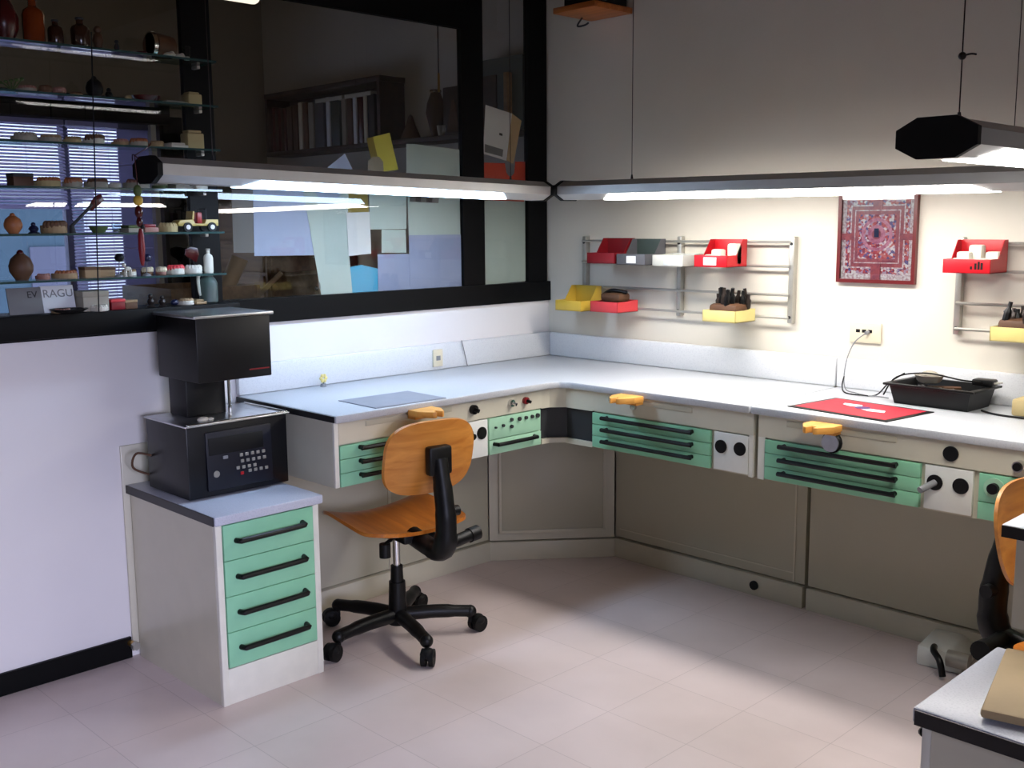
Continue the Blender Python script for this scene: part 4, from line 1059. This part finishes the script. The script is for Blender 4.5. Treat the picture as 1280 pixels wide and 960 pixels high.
item('jug', 240, 265, 44, 'dark blue grey jug on the sill behind the furnace', 6, c='greenbin', c2='plaster', x=.055)

# toy jeep
jy0, jy1, jz = yu(203), yu(262), SZ[4]
jp = T('toy_jeep', 'yellow toy jeep with red seats on the fifth shelf', 'toy car', (XS, (jy0+jy1)/2, jz))
Lj = jy1-jy0
bd = MB().prism([(jy0, jz+.030), (jy0+.004, jz+.020), (jy1, jz+.020), (jy1, jz+.042), (jy0+Lj*.70, jz+.042), (jy0+Lj*.66, jz+.028), (jy0+Lj*.42, jz+.028), (jy0+Lj*.38, jz+.042), (jy0+.01, jz+.040)], XS-.026, XS+.026, 'x', bev=.0015)
bd.build('body', 'toyyellow', jp)
MB().prism([(jy0+Lj*.36, jz+.042), (jy0+Lj*.40, jz+.042), (jy0+Lj*.42, jz+.070), (jy0+Lj*.385, jz+.070)], XS-.024, XS+.024, 'x').build('windscreen', 'toyyellow', jp)
for sx in (-.012, .012): MB().box(XS+sx-.008, XS+sx+.008, jy0+Lj*.50, jy0+Lj*.62, jz+.028, jz+.066, bev=.003).build('seat', 'toyred', jp)
MB().tube([(XS-.024, jy0+Lj*.70, jz+.042), (XS-.024, jy0+Lj*.70, jz+.078), (XS+.024, jy0+Lj*.70, jz+.078), (XS+.024, jy0+Lj*.70, jz+.042)], .002, smooth=False, n=6).build('roll_bar', 'dark', jp)
for yy in (jy0+Lj*.22, jy0+Lj*.82):
    for sx in (-1, 1):
        w_ = MB().cyl((XS+sx*.020, yy, jz+.016), (XS+sx*.034, yy, jz+.016), .016, n=20).build('wheel', 'rubber', jp)
        MB().cyl((XS+sx*.0335, yy, jz+.016), (XS+sx*.0352, yy, jz+.016), .008, n=14).build('hub', 'hubwhite', w_)

# red hanging charm on the lamp end
yc = -2.235; xc = .452
ch = T('hanging_charm', 'red tasselled charm with a yellow bead hanging from the lamp end', 'charm', (xc, yc, 1.40))
MB().tube([(xc+.03, yc-.015, 1.70), (xc, yc-.02, 1.715), (xc-.03, yc-.008, 1.70)], .0016, n=6).tube([(xc, yc-.016, 1.715), (xc, yc-.012, 1.66), (xc, yc-.012, 1.59)], .0016, n=6).tube([(xc, yc-.016, 1.712), (xc+.01, yc+.02, 1.735), (xc+.02, yc+.03, 1.75)], .0016, n=6).build('thread', 'maroon', ch)
MB().sph((xc, yc-.012, 1.610), .012, 1, 1, 1.5).build('knot', 'leafgreen', ch)
MB().sph((xc, yc-.012, 1.582), .014, 1, 1, 1.1).build('bead', 'yellowdeep', ch)
MB().sph((xc, yc-.012, 1.548), .012, 1, 1, 1.6).sph((xc, yc-.012, 1.518), .010, 1, 1, 1.5).build('cord_knot', 'maroon', ch)
MB().sph((xc+.004, yc-.006, 1.505), .007).build('bead', 'blackmat', ch)
MB().lathe([(.004, 0), (.009, -.02), (.010, -.06), (.007, -.095), (.004, -.11)], (xc, yc-.010, 1.50), n=12).build('tassel', 'darkred', ch)

# ------------------------------------------------------------------ papers on the glass
def sheet(name, label, quad, m, x=-.028, cat='paper', th=.0008, deco=(), **kw):
    x = x+.0095
    P = [at(u, v, 'x', x)[1:] for u, v in quad]
    c = sum(P)/len(P)
    t = T(name, label, cat, (x, c[0], min(p[1] for p in P)), 0, group='papers stuck on the glass')
    MB().prism([tuple(p) for p in P], x-th, x, 'x').build('page', m, t, smooth=False)
    for q, mm in deco:
        Q = [at(u, v, 'x', x)[1:] for u, v in q]
        MB().prism([tuple(p) for p in Q], x, x+.0006, 'x').build('printed_patch', mm, t, smooth=False)
    return t
sheet('paper_sheet', 'grey sheet at the left of the papers on the glass', [(289, 232), (320, 232), (320, 316), (292, 316)], 'papergrey', -.034)
sheet('paper_sheet', 'blue white sheet overlapping the grey sheet on the glass', [(316, 228), (396, 228), (397, 319), (318, 320)], 'paperblue', -.0315)
sheet('paper_sheet', 'tall pale sheet in the middle of the glass, reaching the sill', [(379, 238), (436, 236), (434, 290), (441, 372), (403, 376)], 'papergreen', -.029, deco=[([(398, 353), (400, 353), (401, 361), (399, 361)], 'grey')])
sheet('paper_sheet', 'tilted pale sheet with its corner above the left lamp', [(431, 192), (446, 222), (408, 262), (386, 228)], 'paperblue', -.0265)
sheet('paper_note', 'bright yellow note above the lamp', [(458, 173), (487, 166), (498, 212), (468, 216)], 'paperyellow', -.0285, cat='note', deco=[([(458, 173), (466, 171), (476, 214), (468, 216)], 'paperolive')])
sheet('paper_note', 'round-cornered grey note left of the yellow note', [(460, 201), (466, 196), (474, 196), (479, 202), (480, 222), (460, 222)], 'stone', -.0265, cat='note')
sheet('paper_note', 'olive note just below the lamp', [(434, 236), (459, 236), (461, 266), (434, 268)], 'paperolive', -.0305, cat='note')
sheet('paper_sheet', 'pale sheet above the lamp beside the middle post', [(508, 180), (518, 180), (574, 187), (579, 230), (508, 228)], 'papergreen', -.028)
sheet('paper_sheet', 'pale sheet with a dark photo strip below the lamp', [(509, 226), (579, 226), (579, 296), (511, 296)], 'papergreen', -.030, deco=[([(513, 240), (549, 242), (548, 254), (512, 252)], 'papergrey'), ([(520, 243), (526, 243), (526, 253), (519, 252)], 'dark'), ([(533, 243), (540, 243), (540, 253), (533, 253)], 'dark')])
sheet('paper_sheet', 'square pale sheet below the lamp, left of the photo sheet', [(461, 235), (508, 236), (508, 286), (463, 287)], 'papergreen', -.0285)
sheet('paper_note', 'narrow upright pale note in the middle of the glass', [(433, 266), (462, 265), (464, 317), (436, 320)], 'whitepaper', -.0268, cat='note')
sheet('paper_note', 'small square pale note under the square sheet', [(477, 287), (507, 287), (508, 316), (477, 316)], 'papergreen', -.0265, cat='note')
sheet('paper_sheet', 'lavender sheet by the middle post, above the sill', [(511, 294), (579, 293), (579, 362), (513, 366)], 'paperlav', -.0268)
sheet('paper_sheet', 'lavender sheet left of the one by the middle post', [(472, 318), (530, 317), (530, 366), (473, 371)], 'paperlav', -.0290)
sheet('paper_note', 'cyan card standing on the sill behind the glass', [(437, 334), (452, 331), (473, 336), (473, 372), (438, 374)], 'papercyan', -.0315, cat='note')
sheet('paper_sheet', 'tall pale sheet in the narrow pane by the corner', [(600, 236), (661, 234), (658, 351), (602, 357)], 'papergreen', -.031)
sheet('red_card', 'orange red card with a notch in the narrow pane', [(602, 203), (631, 204), (633, 216), (638, 222), (643, 216), (644, 202), (664, 202), (655, 252), (604, 250)], 'orangered', -.0285, cat='card')
t = sheet('calendar_box', 'tilted white card box above the orange red card', [(607, 131), (640, 142), (633, 201), (604, 192)], 'whitepaper', -.026, cat='box', deco=[([(606, 180), (629, 187), (628, 196), (606, 190)], 'papergrey'), ([(624, 166), (628, 167), (628, 170), (624, 169)], 'dark')])
P = [at(u, v, 'x', -.028)[1:] for u, v in ((638, 142), (650, 151), (640, 205), (632, 200))]
MB().prism([tuple(p) for p in P], -.026, -.018, 'x').build('side', 'cardboard', t, smooth=False)

# ------------------------------------------------------------------ neighbouring room
sh = T('book_shelf', 'dark wooden wall bookcase in the room behind the glass', 'bookcase', (-1.5, -.1, 1.89))
SBZ = 1.945; BXR = -1.06
MB().box(-2.16, BXR, -.012, -.002, SBZ, 2.27).build('back_panel', 'darkwood', sh)
MB().box(-2.18, BXR+.01, -.175, -.002, 2.255, 2.285, bev=.003).build('top_board', 'darkwood', sh)
MB().box(-2.18, -2.155, -.17, -.012, SBZ, 2.255).build('side_panel', 'darkwood', sh)
MB().box(BXR-.025, BXR, -.17, -.012, SBZ, 2.255).build('side_panel', 'darkwood', sh)
MB().box(-2.18, -.10, -.175, -.002, SBZ-.025, SBZ, bev=.003).build('shelf_board', 'darkwood', sh)
bx = -2.145
books = [(.05, .26, 'maroon', 'thick maroon book, first in the bookcase'), (.048, .25, 'maroon', 'thick maroon book, second in the bookcase'), (.05, .245, 'maroon', 'thick maroon book, third in the bookcase'), (.05, .25, 'brown', 'brown book after the maroon books'),
         (.048, .255, 'brown', 'brown book left of the cream book'), (.035, .265, 'cream', 'cream book right of the brown books'), (.045, .26, 'brownstone', 'reddish brown book beside the cream book'), (.05, .255, 'stone', 'grey book left of the wide grey binder'), (.09, .27, 'greybin', 'wide grey binder in the bookcase'),
         (.035, .27, 'whitepaper', 'thin white book beside the grey binder'), (.08, .255, 'greenbin', 'dark green binder in the bookcase'), (.04, .25, 'stone', 'grey book right of the dark green binder'), (.045, .25, 'brown', 'brown book between the pale spines'), (.03, .25, 'whitepaper', 'white spine, left one of two'), (.045, .245, 'maroon', 'red brown book between two white spines'), (.028, .25, 'cream', 'white spine, right one of two'), (.06, .25, 'dark', 'black binder at the right end of the bookcase')]
for w_, h_, m_, lb in books:
    t = T('book', lb, 'book', (bx+w_/2, -.09, SBZ), 0, group='books in the bookcase behind the glass')
    MB().box(bx+.001, bx+w_-.001, -.165, -.02, SBZ+.0005, SBZ+h_, bev=.002).build('cover', m_, t)
    MB().box(bx+.005, bx+w_-.005, -.160, -.018, SBZ+.004, SBZ+h_+.0008).build('pages', 'plaster', t)
    bx += w_*1.26
for x0, x1, lb in ((-1.66, -1.40, 'pale book lying flat on top of the books, left one'), (-1.38, -1.14, 'pale book lying flat on top of the books, right one')):
    t = T('book', lb, 'book', ((x0+x1)/2, -.09, 2.19), 0, group='books in the bookcase behind the glass')
    MB().box(x0, x1, -.165, -.03, 2.188, 2.214, bev=.002).build('cover', 'stone', t)
    MB().box(x0+.005, x1-.003, -.167, -.035, 2.191, 2.211).build('pages', 'plaster', t)
t = T('cone_ornament', 'dark cone ornament on the shelf right of the bookcase', 'ornament', (-.90, -.095, SBZ))
MB().lathe([(.055, 0), (.05, .02), (.028, .07), (.012, .12), (.004, .13)], (-.90, -.095, SBZ)).build('cone', 'brown', t)
MB().cyl((-.90, -.095, SBZ), (-.90, -.095, SBZ+.006), .06).build('foot', 'dark', t)
t = T('leaf_vase', 'brown leaf-shaped vase on the shelf by the middle post', 'vase', (-.69, -.10, SBZ))
MB().lathe([(.02, 0), (.03, .03), (.052, .12), (.045, .17), (.025, .22)], (-.69, -.10, SBZ), n=16).build('body', 'brown', t)
MB().lathe([(.025, .22), (.03, .225), (.028, .235), (.02, .235)], (-.69, -.10, SBZ), n=16).build('rim', 'brown', t)
t = T('framed_picture', 'dark framed picture of a pale shape beside the leaf vase', 'picture', (-.56, -.09, SBZ))
MB().box(-.635, -.485, -.10, -.08, SBZ, 2.185, bev=.003).build('frame', 'darkwood', t)
MB().prism([(-.605, 1.965), (-.515, 1.965), (-.525, 2.03), (-.545, 2.12), (-.565, 2.12), (-.59, 2.03)], -.103, -.100, 'y').build('image', 'brownstone', t)
t = T('small_cup', 'small white cup in front of the leaf vase', 'cup', (-.60, -.145, SBZ))
MB().lathe([(.014, 0), (.02, .03), (.022, .05), (.018, .05), (.012, .006), (0, .006)], (-.60, -.145, SBZ)).build('cup', 'plaster', t)
MB().tube([(-.581, -.145, 1.985), (-.568, -.145, 1.98), (-.57, -.145, 1.965), (-.584, -.145, 1.96)], .003, n=6).build('handle', 'plaster', t)
t = T('hanging_string', 'thin cord with a yellow sleeve hanging behind the glass', 'cord', (-.56, -.19, 2.16))
MB().cyl((-.56, -.19, 2.16), (-.56, -.19, ZC), .003, n=8).build('cord', 'dark', t)
MB().cyl((-.56, -.19, 2.15), (-.56, -.19, 2.24), .006, n=8).build('sleeve', 'brass', t)
t = T('wall_cabinet', 'dark cabinet behind the narrow pane by the corner', 'cabinet', (-.18, -.1, 1.90))
MB().box(-.40, -.03, -.14, -.002, 1.955, 2.275).build('body', 'greenbin', t)
MB().box(-.39, -.20, -.146, -.14, 1.965, 2.20).build('door', 'darkwood', t)
MB().box(-.125, -.10, -.17, -.14, 1.955, 2.20).build('post', 'midwood', t)
# low furniture seen through the lower left of the glass
t = T('wooden_drawer_chest', 'brown wooden chest of drawers in the room behind the glass', 'chest', (-1.6, -.6, 0))
MB().box(-2.2, -1.5, -.62, -.02, 0, 1.62).build('body', 'midwood', t)
for k in range(5):
    d = MB().box(-1.502, -1.488, -.60, -.04, .75+.17*k, .75+.17*k+.15, bev=.004).build('drawer', 'midwood', t)
    MB().sph((-1.480, -.32, .82+.17*k), .012).build('knob', 'dark', d)
    d2 = MB().box(-2.18, -1.52, -.634, -.62, .75+.17*k, .75+.17*k+.15, bev=.004).build('side_panel', 'midwood', t)
t = T('work_table', 'brown wooden work table behind the glass below the papers', 'table', (-.75, -.9, 0))
MB().box(-1.35, -.25, -1.75, -.25, 1.06, 1.10, bev=.004).build('tabletop', 'midwood', t)
for x in (-1.30, -.30):
    for y in (-1.70, -.30): MB().box(x-.03, x+.03, y-.03, y+.03, 0, 1.06).build('leg', 'midwood', t)
MB().box(-1.32, -.28, -1.72, -.28, .96, 1.06).build('apron', 'midwood', t)
t = T('wooden_crate', 'open brown crate on the table behind the glass', 'crate', (-.85, -1.35, 1.10))
for x0, x1, y0, y1 in ((-1.08, -.62, -1.62, -1.60), (-1.08, -.62, -1.22, -1.20), (-1.08, -1.06, -1.60, -1.22), (-.64, -.62, -1.60, -1.22)):
    MB().box(x0, x1, y0, y1, 1.101, 1.25, bev=.002).build('board', 'midwood', t)
MB().box(-1.06, -.64, -1.60, -1.22, 1.101, 1.11).build('bottom', 'midwood', t)
t = T('wooden_mallet', 'pale wooden mallet leaning in the brown crate', 'mallet', (-.75, -1.2, 1.12))
MB().cyl((-.70, -1.34, 1.20), (-.66, -1.27, 1.37), .032, .038).build('head', 'tan', t)
MB().cyl((-.72, -1.25, 1.12), (-.60, -1.10, 1.30), .011).build('handle', 'tan', t)
# glowing tube added behind the glass in place of a reflected lamp
t = T('reflected_lamp', 'glowing tube behind the glass, added for a reflected lamp at the top border', 'lamp', (-1.2, -1.1, 2.57))
MB().cyl((-1.2, -1.60, 2.61), (-1.2, -.82, 2.61), .036, n=20).sph((-1.2, -.82, 2.61), .036).build('tube', 'lens_reflected', t)
MB().box(-1.24, -1.16, -1.62, -.80, 2.64, 2.68, bev=.004).build('housing', 'grey', t)
for y in (-1.5, -.95): MB().cyl((-1.2, y, 2.68), (-1.2, y, ZC), .004, n=8).build('suspension_rod', 'dark', t)

# ------------------------------------------------------------------ daylight and sky
W = bpy.data.worlds.new('sky'); S.world = W; W.use_nodes = True
bg = W.node_tree.nodes['Background']; bg.inputs[0].default_value = (.62, .70, 1.0, 1); bg.inputs[1].default_value = 3.4
def area(name, loc, rot, sx, sy, power, col):
    l = bpy.data.lights.new(name, 'AREA'); l.shape = 'RECTANGLE'; l.size = sx; l.size_y = sy; l.energy = power; l.color = col
    o = bpy.data.objects.new(name, l); COL.objects.link(o); o.location = loc; o.rotation_euler = rot; return o
_d = area('window_daylight', (XE-.02, (EY0+EY1)/2, (EZ0+EZ1)/2), (0, 0, 0), EY1-EY0, EZ1-EZ0, DAY, (.70, .72, 1.0))
_d.rotation_euler = (Vector((.0, -2.5, .05))-_d.location).to_track_quat('-Z', 'Y').to_euler()     # lamp at the window, aimed low and narrowed to keep shelves and upper walls dark
_d.data.spread = math.radians(48)
